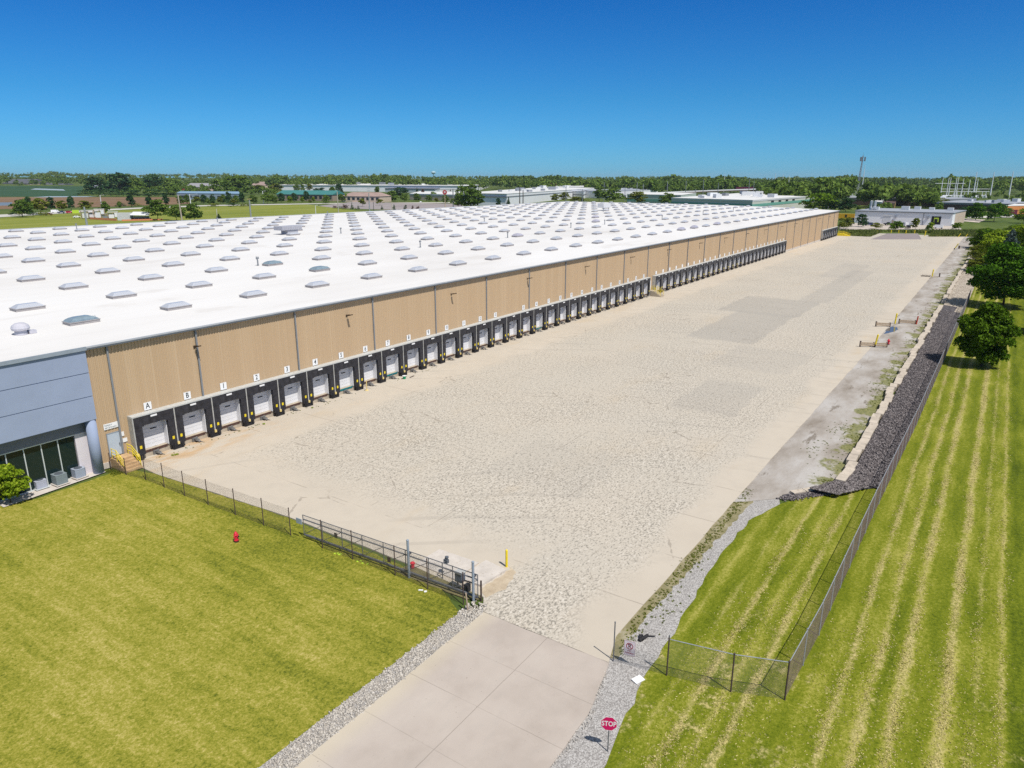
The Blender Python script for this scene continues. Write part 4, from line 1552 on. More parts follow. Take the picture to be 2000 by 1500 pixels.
def fence(name, label, pts, h, mesh_mat, post_mat, every=None, rail=True, post_r=0.035, post_h=None, panels=None, rail_mat=None, z0=-0.03, wire=0.003):
    """chain-link fence along a line of posts; one panel per straight piece"""
    P0 = Vector((pts[0][0], pts[0][1], 0))
    t = thing(name, label, 'fence', P0)
    allp = []
    for a, b in zip(pts[:-1], pts[1:]):
        A, Bq = Vector((a[0], a[1], 0)), Vector((b[0], b[1], 0))
        L = (Bq - A).length
        ang = math.atan2(Bq.y - A.y, Bq.x - A.x)
        n = max(1, int(round(L / every))) if every else 1
        for k in range(n):
            allp.append(A.lerp(Bq, k / n))
        m = MB()
        woven(m, L, z0 + 0.03, h, pitch=0.10 if L > 40 else 0.085, d=wire)
        o = link('mesh_panel', m.mesh('mesh_panel', mesh_mat), t, A - P0, ang)
        if rail:
            m = MB()
            m.cyl((0, 0, h + 0.02), (L, 0, h + 0.02), 0.025, n=6)
            link('top_rail', m.mesh('top_rail', rail_mat or post_mat), t, A - P0, ang)
    allp.append(Vector((pts[-1][0], pts[-1][1], 0)))
    m = MB()
    m.cyl((0, 0, -0.1), (0, 0, post_h or h + 0.06), post_r, n=8)
    m.lathe([(post_r * 1.3, 0), (post_r * 1.3, 0.03), (post_r * 0.5, 0.07)], (0, 0, post_h or h + 0.06), 8)
    pm = m.mesh('post', post_mat)
    for p in allp:
        link('post', pm, t, p - P0)
    return t


FL = [(29.97, 59.1), (30.0, 56.27), (29.98, 53.22), (30.07, 50.07), (30.2, 46.69), (30.34, 43.41), (30.43, 40.38)]
fence('chain_link_fence', 'thin chain-link fence on brown posts from the yellow-railed steps to the sliding gate', FL, 2.12, CHAIN_T, RUSTP, rail=False)
FL2 = [(30.43, 40.38), (30.44, 36.95), (30.55, 34.0), (30.66, 30.1), (30.6, 27.21), (30.6, 24.3)]
fence('chain_link_fence', 'chain-link fence run on brown posts standing behind the long sliding gate', FL2[1:], 2.1, CHAIN_T, RUSTP, rail=False)
fence('chain_link_fence', 'leaning chain-link fence scrap beside the steps and the round office column', [(29.45, 63.9), (29.6, 61.6), (29.97, 59.1)], 1.5, CHAIN_T, RUSTP, rail=False)
FR = [(33.03, 5.5), (39.7, 5.22), (57.9, 5.0), (84.7, 4.48), (120.7, 4.2), (185.7, 3.83)]
fence('chain_link_fence', 'long rust-brown chain-link fence with pale top rail beside the raked grass', FR, 2.2, CHAIN_B, GALV, every=3.05, wire=0.0045)
fence('chain_link_fence', 'short see-through chain-link fence with top rail across the grass by the driveway', [(31.42, 11.21), (32.09, 7.97), (33.03, 5.5)], 2.2, CHAIN_G, RUSTP, rail_mat=GALV, post_r=0.042)
fence('chain_link_fence', 'railless chain-link panel over the gravel carrying the no parking sign', [(30.9, 14.1), (31.42, 11.21)], 1.05, CHAIN_G, GALVD, rail=False, post_h=2.4)

# sliding gate standing open along the fence
G0, G1 = Vector((30.72, 39.2, 0)), Vector((31.32, 23.7, 0))
ang = math.atan2(G1.y - G0.y, G1.x - G0.x)
L = (G1 - G0).length
gt = thing('sliding_gate', 'long grey pipe-frame cantilever sliding gate with diagonal braces, pushed open', 'gate', G0, ang)
b = MB()
b.bar((0, 0, 0.28), (L, 0, 0.28), 0.09, 0.12)
b.bar((0, 0.22, 0.16), (L * 0.99, 0.22, 0.16), 0.05, 0.08)
b.cyl((0, 0, 1.86), (L, 0, 1.86), 0.028, n=6)
b.cyl((0, 0, 1.52), (L, 0, 1.52), 0.045, n=6)
NG = 8
for k in range(NG + 1):
    b.cyl((L * k / NG, 0, 0.3), (L * k / NG, 0, 1.87), 0.03, n=6)
part('frame', b, GALVD, gt)
for k in range(NG):
    b = MB()
    b.cyl((L * k / NG + 0.03, 0, 0.34), (L * (k + 1) / NG - 0.03, 0, 1.5 if k < 7 else 1.45), 0.022, n=6)
    part('brace', b, GALVD, gt)
b = MB()
woven(b, L, 0.34, 1.84, 0.04, 0.09, 0.0025)
part('mesh_panel', b, CHAIN_G, gt)
for y0 in (29.15, 23.95):
    x = 30.72 + (39.2 - y0) / 15.5 * 0.6 - 0.13
    gp = thing('gate_post', 'thick blue-grey steel gate post at the driveway end of the sliding gate' if y0 < 25 else 'thick blue-grey steel gate post midway along the sliding gate', 'post', (x, y0, 0))
    b = MB()
    b.cyl((0, 0, -0.1), (0, 0, 2.72), 0.085, n=14)
    b.lathe([(0.095, 2.7), (0.095, 2.76), (0.05, 2.8)], n=14)
    part('post', b, TRIM, gp)
    b = MB()
    for z in (0.25, 1.75):
        b.obox((0.1, 0, z), (0.2, 0.22, 0.12))
        b.cyl((0.16, -0.1, z), (0.16, 0.1, z), 0.06, n=8)
    part('roller', b, GALVD, gp)
gp = thing('wooden_post', 'leaning weathered wood post at the corner of the cobble strip', 'post', (30.15, 23.6, 0))
b = MB()
b.cyl((0, 0, -0.1), (-0.03, 0.12, 1.2), 0.055, 0.05, 7)
part('post', b, TIMBER, gp)
gp = thing('steel_post', 'short rust-red pipe post at the open end of the sliding gate', 'post', (31.55, 23.62, 0))
b = MB()
b.cyl((0, 0, -0.1), (0, 0, 1.35), 0.06, n=8)
part('post', b, RUSTP, gp)
for q, (x, y) in enumerate(((31.9, 36.1), (31.55, 30.6))):
    b = MB()
    b.obox((x - 0.9, y, 1.0), (0.03, 0.28, 0.36))
    tag(link('fence_placard', b.mesh('fence_placard', RUSTP)), 'small brown placard on the fence behind the gate, ' + ('farther from' if q == 0 else 'nearer') + ' the driveway', 'placard', 'brown placards behind the gate')
b = MB()
b.obox((30.44, 39.3, 1.45), (0.03, 0.6, 0.42), 0.02)
tag(link('fence_placard', b.mesh('fence_placard', paint('blue_grey_placard', (0.36, 0.41, 0.5), 0.5))), 'pale blue-grey placard on the fence beside the gate tail', 'placard')

# gate operator and keypad on their concrete pads
t = thing('gate_operator', 'dark blue-grey gate operator cabinet on legs behind the sliding gate', 'gate operator', (31.75, 25.45, 0))
b = MB()
b.obox((0, 0, 0.92), (0.42, 0.52, 0.62))
part('cabinet', b, paint('slate_cabinet', (0.09, 0.12, 0.17), 0.4, var=0.1), t)
b = MB()
b.obox((0, 0, 1.27), (0.5, 0.6, 0.07))
part('hood', b, CANOPY, t)
for yy in (-0.2, 0.2):
    b = MB()
    b.cyl((0, yy, 0), (0, yy, 0.62), 0.045, n=8)
    part('leg', b, GALVD, t)
b = MB()
b.obox((0.1, -0.5, 0.25), (0.35, 0.3, 0.5))
b.cyl((0.1, -0.25, 0.7), (0.1, -0.9, 0.75), 0.04, n=6)
part('drive_unit', b, BLACK, t)
t = thing('keypad_stand', 'gooseneck keypad stand with dark round head on the concrete pad', 'keypad', (32.1, 27.2, 0))
b = MB()
b.cyl((0, 0, 0), (0, 0, 1.15), 0.035, n=8)
b.cyl((0, 0, 1.15), (0.28, -0.1, 1.22), 0.03, n=8)
part('stand', b, GALVD, t)
b = MB()
b.obox((0.3, -0.1, 1.2), (0.22, 0.3, 0.26))
b.lathe([(0.02, 1.33), (0.13, 1.4), (0.13, 1.5), (0.02, 1.55)], (0.36, -0.1, 0), 10)
part('head', b, TRIM_D, t)
t = thing('standpipe', 'small bright red capped standpipe behind the gate', 'standpipe', (32.0, 29.75, 0))
b = MB()
b.lathe([(0.13, 0), (0.13, 0.34), (0.16, 0.35), (0.16, 0.42), (0.06, 0.48)], n=12)
b.cyl((0, 0, 0.26), (0.2, -0.05, 0.26), 0.05, n=8)
part('body', b, RED, t)
mb = MB()
mb.prism([(32.5, 29.9), (34.9, 29.8), (35.0, 26.35), (32.4, 26.4)], 0.0, 0.09)
mb.prism([(32.6, 26.2), (35.45, 26.1), (35.2, 24.2), (32.7, 24.5)], 0.0, 0.16)
struct('concrete_plinth', mb, CONC_L)
struct('sand_wash', MB().add([(x, y, 0.006) for x, y in ragged([(32.4, 24.4), (35.6, 24.1), (36.2, 25.2), (35.5, 23.6), (33.4, 23.0), (31.9, 23.5)], 0.4, 0.1, 8)], [tuple(range(len(ragged([(32.4, 24.4), (35.6, 24.1), (36.2, 25.2), (35.5, 23.6), (33.4, 23.0), (31.9, 23.5)], 0.4, 0.1, 8))))]),
       mat_soil('sand', [(0.3, (0.38, 0.30, 0.21)), (0.7, (0.55, 0.46, 0.34))], 1.0))
sheet('bare_soil', ragged([(31.0, 30.5), (32.3, 30.2), (32.4, 24.6), (31.6, 23.6), (31.1, 24.5)], 0.5, 0.1, 6), -0.012, mat_soil('dark_soil', [(0.3, (0.10, 0.085, 0.05)), (0.7, (0.27, 0.24, 0.11))], 0.8))


# ---- bollards
def bollard(label, p, h, lean=(0, 0), r=0.085, base=0.0, group='yellow bollards'):
    t = thing('bollard', label, 'bollard', p, 0, group)
    b = MB()
    b.cyl((0, 0, 0), (lean[0] * 0.1, lean[1] * 0.1, base), r * 0.98, n=12)
    if base:
        part('base', b, BLACK, t)
    b = MB()
    b.cyl((lean[0] * base, lean[1] * base, base), (lean[0] * h, lean[1] * h, h - 0.06), r, n=12)
    b.lathe([(r, 0), (r * 0.86, 0.04), (r * 0.5, 0.075), (0.01, 0.09)], (lean[0] * h, lean[1] * h, h - 0.06), 12)
    part('post', b, YEL, t)
    return t


bollard('yellow steel bollard on the concrete pad at the gate opening', (35.72, 24.54, 0), 1.30)
bollard('leaning yellow bollard with black foot in the nearer timber barrier', (123.0, 13.95, 0), 2.05, (0.0, -0.12), 0.13, 0.45)
bollard('yellow bollard beside the puddle at the second timber barrier', (146.0, 13.8, 0), 1.9, (0.0, -0.05), 0.13)
bollard('yellow bollard beside the short heap of black spikes on the verge', (225.3, 14.1, 0), 1.95, (0.0, -0.05), 0.15)
bollard('strongly leaning yellow bollard on a dark base near the far verge', (319.5, 14.2, 0), 2.2, (-0.05, -0.45), 0.17, 0.5)
for q, (px, py, h, ln) in enumerate(((1740, 455.5, 1.5, 0), (1755, 455.5, 1.5, 0.05), (1769, 456.5, 1.6, 0), (1786, 456, 1.6, 0))):
    p = at(px, py)
    bollard('%s from the left of four yellow bollards along the back of the dark asphalt pad' % NUM[q], p, h, (0, ln), 0.2)
bollard('tall yellow bollard at the right corner of the dark asphalt pad', at(1806, 461), 2.4, (0, -0.08), 0.2)
bollard('leaning yellow bollard in front of the reeds, nearer the asphalt pad', at(1871, 463), 1.6, (0, -0.5), 0.18)
bollard('leaning yellow bollard in front of the reeds, nearest the right-hand bushes', at(1886, 462.5), 1.3, (0, -0.4), 0.18)
bollard('short yellow bollard left of the dark asphalt pad', at(1713.5, 455.5), 1.2, (0, 0), 0.16)
t = thing('dock_post', 'thin cream-yellow post on a round foot in front of dock 5', 'post', (60.7, 62.9, 0))
b = MB()
b.cyl((0, 0, 0.05), (0, 0, 1.25), 0.05, n=8)
part('post', b, CREAM, t)
b = MB()
b.lathe([(0.22, 0), (0.22, 0.04), (0.1, 0.07)], n=12)
part('foot', b, CREAM, t)


# ---- hydrants
def hydrant(label, p, s=1.0, rz=0.0, old=False):
    t = thing('fire_hydrant', label, 'hydrant', p, rz)
    b = MB()
    b.lathe([(0.17 * s, 0.0), (0.17 * s, 0.1 * s)], n=14)
    part('foot', b, BLACK, t)
    b = MB()
    b.lathe([(0.17 * s, 0.10 * s), (0.18 * s, 0.14 * s), (0.18 * s, 0.18 * s), (0.125 * s, 0.2 * s), (0.12 * s, 0.5 * s), (0.17 * s, 0.52 * s), (0.17 * s, 0.57 * s), (0.13 * s, 0.6 * s), (0.12 * s, 0.68 * s), (0.07 * s, 0.75 * s), (0.03 * s, 0.77 * s)], n=14)
    b.cyl((0, 0, 0.76 * s), (0, 0, 0.83 * s), 0.03 * s, n=5)
    part('body', b, RED, t)
    for a in (0, math.pi / 2, -math.pi / 2):
        b = MB()
        r = 0.075 if a == 0 else 0.055
        d = Vector((-math.sin(a), -math.cos(a), 0)) if False else Vector((math.sin(a), -math.cos(a), 0))
        o = Vector((0, 0, 0.44 * s))
        b.cyl(o + d * 0.1 * s, o + d * 0.2 * s, r * s, n=10)
        part('outlet', b, RED, t)
        b = MB()
        b.cyl(o + d * 0.2 * s, o + d * 0.25 * s, r * 0.9 * s, n=8)
        part('cap', b, BLACK if a == 0 else RED, t)
    return t


hydrant('red fire hydrant with black outlet cap standing in the mown lawn', (27.58, 42.9, -0.03), 1.02, 0.3)
hydrant('weathered red hydrant beside the leaning bollard on the dirt verge', (126.3, 12.45, -0.02), 1.15, 0.8)
t = thing('marker_post', 'orange-red marker post at the end of the second timber barrier', 'post', (147.6, 10.5, 0))
b = MB()
b.cyl((0, 0, 0), (0, -0.12, 1.5), 0.13, 0.11, 8)
part('post', b, paint('orange_red', (0.50, 0.075, 0.04), 0.6, var=0.15), t)


def barrier(label, A, Bq, n, hgt):
    A, Bq = Vector(A), Vector(Bq)
    t = thing('timber_barrier', label, 'barrier', A, 0, 'timber barriers on the verge')
    b = MB()
    for z in (hgt * 0.45, hgt * 0.85):
        b.bar(A + Vector((0, 0, z)), Bq + Vector((0, 0, z - 0.1)), 0.08, 0.24)
    part('rail', b, TIMBER, t, True)
    for k in range(n):
        p = A.lerp(Bq, k / (n - 1))
        b = MB()
        b.cyl(p + Vector((0.1, 0, 0)), p + Vector((0.1, 0, hgt * 1.25 if k == 0 else hgt)), 0.13, n=8)
        part('post', b, RUSTP, t, True)


barrier('timber barrier nearest the camera, behind the leaning bollard and hydrant', (121.8, 15.9, 0), (123.9, 12.4, 0), 3, 0.75)
barrier('left half of the second timber barrier, at the concrete edge by the puddle', (141.0, 16.3, 0), (142.2, 14.2, 0), 2, 0.75)
barrier('right half of the second timber barrier, ending at the orange-red post', (146.5, 13.2, 0), (147.5, 10.7, 0), 2, 0.7)
t = thing('spike_heap', 'row of short black spikes lying on the concrete by a bollard', 'debris', (223.6, 16.5, 0))
b = MB()
for k in range(7):
    b.cyl((0.1 * (k % 2), -k * 0.32, 0.02), (-0.05, -k * 0.32 - 0.25, 0.55), 0.09, 0.06, 5)
    b.cyl((0.1, -k * 0.32, 0.05), (0.05, -k * 0.32 + 0.2, 0.4), 0.07, 0.05, 5)
part('spikes', b, RUSTP, t)
t = thing('steel_post', 'short rusty post stub right of the spikes by the verge', 'post', (225.6, 12.4, 0))
b = MB()
b.cyl((0, 0, 0), (0, 0, 1.0), 0.16, n=8)
part('post', b, RUSTP, t)
t = thing('steel_post', 'rust-red stub post beside the farthest leaning verge bollard', 'post', (324, 12.9, 0))
b = MB()
b.cyl((0, 0, 0), (0, 0, 1.1), 0.3, n=8)
part('post', b, RUSTP, t)
pud = ragged([(134.8, 14.25), (137.5, 13.2), (140.5, 12.6), (142.6, 13.0), (142.8, 13.9), (140, 14.3)], 0.6, 0.12, 4)
sheet('puddle', pud, -0.018, mat_water())

# ---- signs
t = thing('stop_sign', 'octagonal magenta-red STOP sign on a thin post in the gravel', 'sign', (24.9, 11.43, -0.05), R(-64))
b = MB()
b.cyl((0, 0.03, 0), (0, 0.03, 1.95), 0.028, n=8)
part('post', b, GALVD, t)
b = MB()
oc = [(0.405 * math.cos(R(22.5 + 45 * k)), 1.58 + 0.405 * math.sin(R(22.5 + 45 * k))) for k in range(8)]
oi = [(x * 0.94, 1.58 + (z - 1.58) * 0.94) for x, z in oc]
b.add([(x, -0.008, z) for x, z in oc] + [(x, 0.0, z) for x, z in oc], [tuple(range(8)), tuple(range(15, 7, -1))] + [(i, 8 + i, 8 + (i + 1) % 8, (i + 1) % 8) for i in range(8)], 1)
b.add([(x, -0.011, z) for x, z in oi], [tuple(range(8))], 0)
text_into(b, 'STOP', 0.37, Matrix.Translation((0, -0.014, 1.575)) @ FACE_MY @ Matrix.Diagonal((0.74, 1, 1, 1)), 1, offset=0.008, spacing=1.02)
part('plate', b, [STOPRED, SIGNW], t)

t = thing('parking_sign', 'white and red NO PARKING sign hung on the chain-link over gravel', 'sign', (31.12, 13.27, 0.55), math.atan2(11.21 - 14.1, 31.42 - 30.9))
PNK = paint('sign_red', (0.33, 0.02, 0.045), 0.5, var=0.1)
b = MB()
b.box(-0.31, 0.31, -0.045, -0.03, 0.0, 0.92, 0)
ring = []
for k in range(25):
    a = 2 * math.pi * k / 24
    ring.append((0.20 * math.cos(a), 0.60 + 0.20 * math.sin(a)))
b.add([(x, -0.049, z) for x, z in ring] + [(x * 0.78, -0.049, 0.60 + (z - 0.60) * 0.78) for x, z in ring], [(i, i + 1, 26 + i, 25 + i) for i in range(24)], 1)
b.bar((-0.13, -0.051, 0.74), (0.13, -0.051, 0.46), 0.002, 0.035, 1)
text_into(b, 'P', 0.32, Matrix.Translation((0.0, -0.0475, 0.60)) @ FACE_MY, 2, offset=0.008)
text_into(b, 'NO', 0.13, Matrix.Translation((0, -0.049, 0.31)) @ FACE_MY, 1, offset=0.003)
text_into(b, 'PARKING', 0.13, Matrix.Translation((0, -0.049, 0.16)) @ FACE_MY @ Matrix.Diagonal((0.85, 1, 1, 1)), 1, offset=0.003)
for x0, x1, za, zb in ((-.30, .30, .90, .91), (-.30, .30, .01, .02), (-.30, -.29, .021, .899), (.29, .30, .021, .899)):
    b.box(x0, x1, -0.048, -0.0455, za, zb, 1)
part('plate', b, [paint('pink_white_sign', (0.74, 0.66, 0.70), 0.5, var=0.04), PNK, INK], t)
b = MB()
b.obox((30.23, 12.32, 0.0), (0.62, 0.42, 0.03), R(-22), rx=0.06)
tag(link('white_board', b.mesh('white_board', WHITEB)), 'white board lying on the gravel by the grass edge', 'board')
t = thing('culvert_pipe', 'torn black plastic pipe end half buried in gravel', 'pipe', (33.6, 13.55, 0))
b = MB()
b.cyl((-0.3, 0.1, 0.0), (0.35, -0.15, 0.1), 0.12, 0.09, 8)
b.cyl((0.3, -0.1, 0.05), (0.6, -0.5, 0.02), 0.04, 0.03, 6)
b.obox((0, 0.1, 0.06), (0.5, 0.25, 0.06), 0.5)
part('pipe', b, BLACK, t)
t = thing('bucket', 'green plastic bucket with a white rim lying beside dock 7', 'bucket', (67.3, 62.6, 0), 0.6)
b = MB()
b.lathe([(0.16, 0.0), (0.25, 0.42), (0.23, 0.42), (0.15, 0.03)], n=14)
part('tub', b, GREENP, t)
b = MB()
b.lathe([(0.26, 0.40), (0.29, 0.44), (0.24, 0.45)], (0.0, 0, 0), 14)
part('rim', b, SIGNW, t)
b = MB()
b.obox((68.6, 62.45, 0.04), (1.0, 0.12, 0.07), 0.15)
tag(link('timber_scrap', b.mesh('timber_scrap', RUSTP)), 'short dark timber scrap on the yard beside the green bucket', 'timber')
for q, (x, y, L_) in enumerate(((26.9, 32.2, 0.5),)):
    b = MB()
    b.obox((30.25, 27.5, 0.0), (0.12, 0.3, 0.03), 0.5)
    b.obox((30.3, 27.15, 0.0), (0.14, 0.18, 0.04), 1.0)
    tag(link('paper_litter', b.mesh('paper_litter', WHITEB)), 'white paper litter in the grass by the gate', 'litter')
for q, (px, py) in enumerate(((662, 1082), (707, 1099))):
    p = at(px, py)
    b = MB()
    for k in range(5):
        b.obox((p.x + random.gauss(0, 0.08), p.y + random.gauss(0, 0.22), -0.01 + 0.02 * random.random()), (0.12, 0.16, 0.03), random.random() * 3)
    tag(link('flower_patch', b.mesh('flower_patch', LIME)), 'yellow flower patch at the foot of the gate, %s the driveway' % ('farther from' if q == 0 else 'nearer'), 'flowers', 'yellow flower patches')

# ================================================================== near vegetation
def weeds(name, spots, mat, rng, per=9, size=0.10):
    Vs, Qs, o = [], [], 0
    for (x, y, z, r) in spots:
        V, Q = leaves([(x, y, z + r * 0.35, r, r, r * 0.5)], per, size, rng)
        Vs.append(V)
        Qs.append(Q + o)
        o += len(V)
    return tag(link(name, npmesh(name, np.concatenate(Vs), np.concatenate(Qs), mat)), kind='stuff')


sp = []
for i in range(1500):
    x = 63 + 190 * random.random() ** 1.4
    if math.sin(x * 0.35) + math.sin(x * 0.13 + 1) < -0.2 and random.random() < 0.85:
        continue
    sp.append((x, 8.75 + abs(random.gauss(0, 0.8)), -0.04, random.uniform(0.04, 0.14)))
for i in range(420):
    x = random.uniform(31.5, 58)
    sp.append((x, 14.75 + random.gauss(-0.35, 0.2) - 0.35 * max(0, 34 - x) / 2.5, -0.06, random.uniform(0.04, 0.10)))
for i in range(200):
    a = random.choice(((44, 14.2), (37, 13.9), (71, 12), (98, 10.5), (79, 11)))
    sp.append((a[0] + random.gauss(0, 1.6), a[1] + random.gauss(0, 0.5), -0.05, random.uniform(0.05, 0.12)))
for i in range(60):
    sp.append((random.uniform(33, 75), 63.1 + random.gauss(0, 0.25), 0, random.uniform(0.04, 0.1)))
for i in range(120):
    sp.append((28.9 + random.random() * 1.2, 62.2 + random.random() * 1.8, -0.03, random.uniform(0.06, 0.2)))
weeds('weeds', sp, LF_OLIVE, RNG, 9, 0.075)
sp = [(34.6, 62.4, 0, 0.22), (34.9, 62.3, 0, 0.15), (45.2, 62.8, 0, 0.14), (52, 62.9, 0, 0.12)]
weeds('weeds', sp, LF_LIME, RNG, 40, 0.1)

tree('young_tree', 'openlime', (21.2, 63.7, -0.03), 3.3, 3.3, 'small bright green young tree at the left frame edge by the office', 'tree', None, 2600, 0.07)
tree('maple_tree', 'fullmaple', (118.4, -0.4, -0.03), 8.9, 7.9, 'nearest dark green maple on the raked grass beside the brown fence', 'tree', None, 26000, 0.038)
tree('maple_tree', 'fulldark', (177.5, -2.4, -0.03), 12.9, 14.5, 'broad dark green maple overhanging the fence end, largest on the right', 'tree', None, 26000, 0.030, var=1)
tree('maple_tree', 'maple', (150, -9.8, -0.03), 9.5, 9.5, 'mid green maple cut by the right frame edge behind the broad maple', 'tree', None, 9000, 0.04, var=2)
tree('spruce_tree', 'spruce', (233, -2.2, -0.03), 13.2, 11.5, 'blue-grey spruce rising behind the broad maple', 'tree', None, 9000, 0.045)
for (nm, kd, x, y, h, w, lb, ct) in (
        ('maple_tree', 'fullmaple', 205, -9.5, 10.5, 11, 'green maple at the right frame edge level with the spruce', 'tree'),
        ('willow_tree', 'lime', 275, 0.5, 10.5, 12, 'yellow-green willow behind the left shoulder of the spruce', 'tree'),
        ('willow_tree', 'lime', 300, -8, 12.5, 13, 'yellow-green willow behind the right shoulder of the spruce', 'tree'),
        ('bush', 'olive', 243, 4.6, 4.2, 7.5, 'sparse brownish bush over the block wall below the willow', 'bush'),
        ('bush', 'olive', 262, 5.4, 5.0, 7.0, 'sparse brownish bush at the far end of the block wall', 'bush'),
        ('bush', 'bush', 330, 5.5, 8.0, 11.5, 'dark green bush with a bright crown at the right end of the reeds', 'bush'),
        ('bush', 'limeb', 345, -4, 8.5, 11, 'bright green bush right of the reeds beneath the two dark trees', 'bush'),
        ('maple_tree', 'maple', 340, -17, 12, 12, 'green tree at the right frame edge above the spruce', 'tree'),
        ('bush', 'limeb', 375, -13, 7.5, 10, 'light green bush by the right frame edge below the parked cars', 'bush'),
        ('bush', 'bush', 228, -9, 7.5, 9, 'green bush filling the gap right of the spruce foot', 'bush'),
        ('bush', 'limeb', 195, -13, 8.0, 10, 'bright green bush at the right frame edge behind the broad maple', 'bush'),
        ('bush', 'bush', 168, -12.5, 6.0, 8, 'green bush low at the right frame edge under the broad maple', 'bush'),
        ('bush', 'limeb', 318, 1.5, 6.5, 11, 'yellow-green bush between the dark bush and the willows', 'bush'),
        ('bush', 'limeb', 365, 3, 5.0, 10, 'low light green bush at the end of the concrete side road', 'bush'),
        ('bush', 'bush', 395, -6, 6.0, 12, 'green bush below the parked cars at the right edge', 'bush'),
        ('bush', 'olive', 290, 5.8, 4.5, 7, 'olive bush between the block wall end and the dark bush', 'bush')):
    tree(nm, kd, (x, y, -0.03), h, w, lb, ct, None, 7000 if h > 6 else 3000, 0.05 if h > 6 else 0.06, var=random.randint(0, 1))
# reeds at the far end of the yard
rng = RNG
n = 20000
P = np.array([tuple(at(1640 + 290 * u, 452.5 + 9.8 * v)[:2]) for u, v in rng.random((n, 2))])
keep = ~((P[:, 0] < 408) & (P[:, 1] > 28) & (P[:, 1] < 50))
keep &= P[:, 0] > 368
P = P[keep]
n = len(P)
h = (0.5 + 0.75 * rng.random(n)) * (0.75 + 0.5 * np.clip((P[:, 0] - 372) / 30, 0, 1))
a = rng.random(n) * 6.283
w = 0.16
tx, ty = np.cos(a) * w, np.sin(a) * w
lx, ly = rng.normal(size=n) * 0.35, rng.normal(size=n) * 0.35
V = np.stack([np.stack([P[:, 0] - tx, P[:, 1] - ty, 0 * h], 1), np.stack([P[:, 0] + tx, P[:, 1] + ty, 0 * h], 1),
              np.stack([P[:, 0] + lx + tx * .4, P[:, 1] + ly + ty * .4, h], 1), np.stack([P[:, 0] + lx - tx * .4, P[:, 1] + ly - ty * .4, h], 1)], 1).reshape(-1, 3)
tag(link('reeds', npmesh('reeds', V, np.arange(4 * n).reshape(n, 4), LF_REED)), kind='stuff')

# ================================================================== beyond the warehouse: ground cover
def px_sheet(name, pts, z, mat, sub=1):
    return sheet(name, [at(*p) for p in pts], z, mat, sub)


FIELD = mat_soil('meadow', [(0.3, (0.12, 0.155, 0.025)), (0.5, (0.20, 0.225, 0.035)), (0.7, (0.30, 0.29, 0.08))], 0.03, (0.25, 1.5, 1), 0.85, 0.5)
px_sheet('meadow', [(-250, 470), (-250, 424), (0, 425), (262, 409), (400, 403.5), (600, 399), (700, 412), (900, 416), (1000, 420), (400, 470)], -0.06, FIELD)
px_sheet('road', [(-250, 423), (0, 424), (262, 408), (400, 402.5), (640, 398), (640, 396.5), (400, 400.5), (262, 405.5), (0, 419), (-250, 419)], -0.04, paint('pale_road', (0.50, 0.48, 0.44), 0.9, var=0.08, scale=0.1))
px_sheet('road', [(640, 396.5), (640, 398), (900, 396), (900, 394.5)], -0.035, paint('light_road', (0.5, 0.48, 0.42), 0.9, var=0.08, scale=0.1))
SOILM = mat_soil('ploughed_soil', [(0.3, (0.085, 0.075, 0.035)), (0.45, (0.18, 0.11, 0.065)), (0.7, (0.27, 0.19, 0.10))], 0.02, (0.2, 1.5, 1), 0.9, 0.2)
px_sheet('soil_field', [(-250, 414), (-250, 385), (360, 385), (372, 398), (200, 404)], -0.05, SOILM)
px_sheet('dark_field', [(-300, 384), (-300, 369.5), (165, 369.5), (150, 384)], 0.03, mat_soil('dark_meadow', [(0.3, (0.022, 0.06, 0.03)), (0.7, (0.05, 0.10, 0.04))], 0.01, (0.3, 1.2, 1), 0.9, 0.1), 14)
WATER = mat_water()
px_sheet('pond', [(-100, 404), (-100, 397), (24, 395), (22, 401)], -0.02, paint('shallow_pond', (0.17, 0.20, 0.22), 0.4, var=0.3, scale=0.05, spec=0.2))
px_sheet('pond', [(60, 373.5), (128, 374.5), (124, 373), (70, 372.2)], 0.12, paint('bright_water', (0.36, 0.42, 0.45), 0.4, spec=0.2), 6)
px_sheet('pond', [(60, 385.5), (170, 384.8), (190, 383.4), (95, 383.4)], 0.12, paint('bright_pond', (0.36, 0.42, 0.45), 0.4, spec=0.2), 6)


def mat_lot():
    t = NT('parking_asphalt')
    x, y, z = t.xyz(t.vec((1, 1, 1), R(-33)))
    col = t.ramp(t.noise(0.03, 4), [(0.3, (0.20, 0.185, 0.195)), (0.7, (0.30, 0.28, 0.28))])
    f = t.m('ABSOLUTE', t.m('SUBTRACT', t.m('FRACT', t.m('DIVIDE', x, 22.0)), 0.5))
    col = t.mix(t.step(f, 0.14, 0.11, 0, 0.8), col, (0.47, 0.36, 0.31))
    return t.done(t.bsdf(col, 0.9))


px_sheet('parking_lot', [(622, 402), (690, 394), (905, 398), (905, 412), (830, 411), (720, 408.5), (650, 405.5)], -0.03, mat_lot())
px_sheet('side_road', [(1868, 431), (1880, 426.5), (1925, 429), (1912, 434.5)], 0.0, paint('drive_concrete', (0.55, 0.47, 0.41), 0.9, var=0.08, scale=0.1))
px_sheet('side_road', [(1890, 426), (1995, 424), (2080, 428), (2080, 424), (1960, 420.5), (1890, 423.5)], 0.0, paint('light_drive', (0.55, 0.52, 0.47), 0.9, var=0.08, scale=0.1))
px_sheet('gravel_yard', [(1640, 448), (1880, 449), (1870, 438), (1640, 435)], -0.04, paint('yard_gravel', (0.48, 0.42, 0.36), 0.9, var=0.15, scale=0.2))


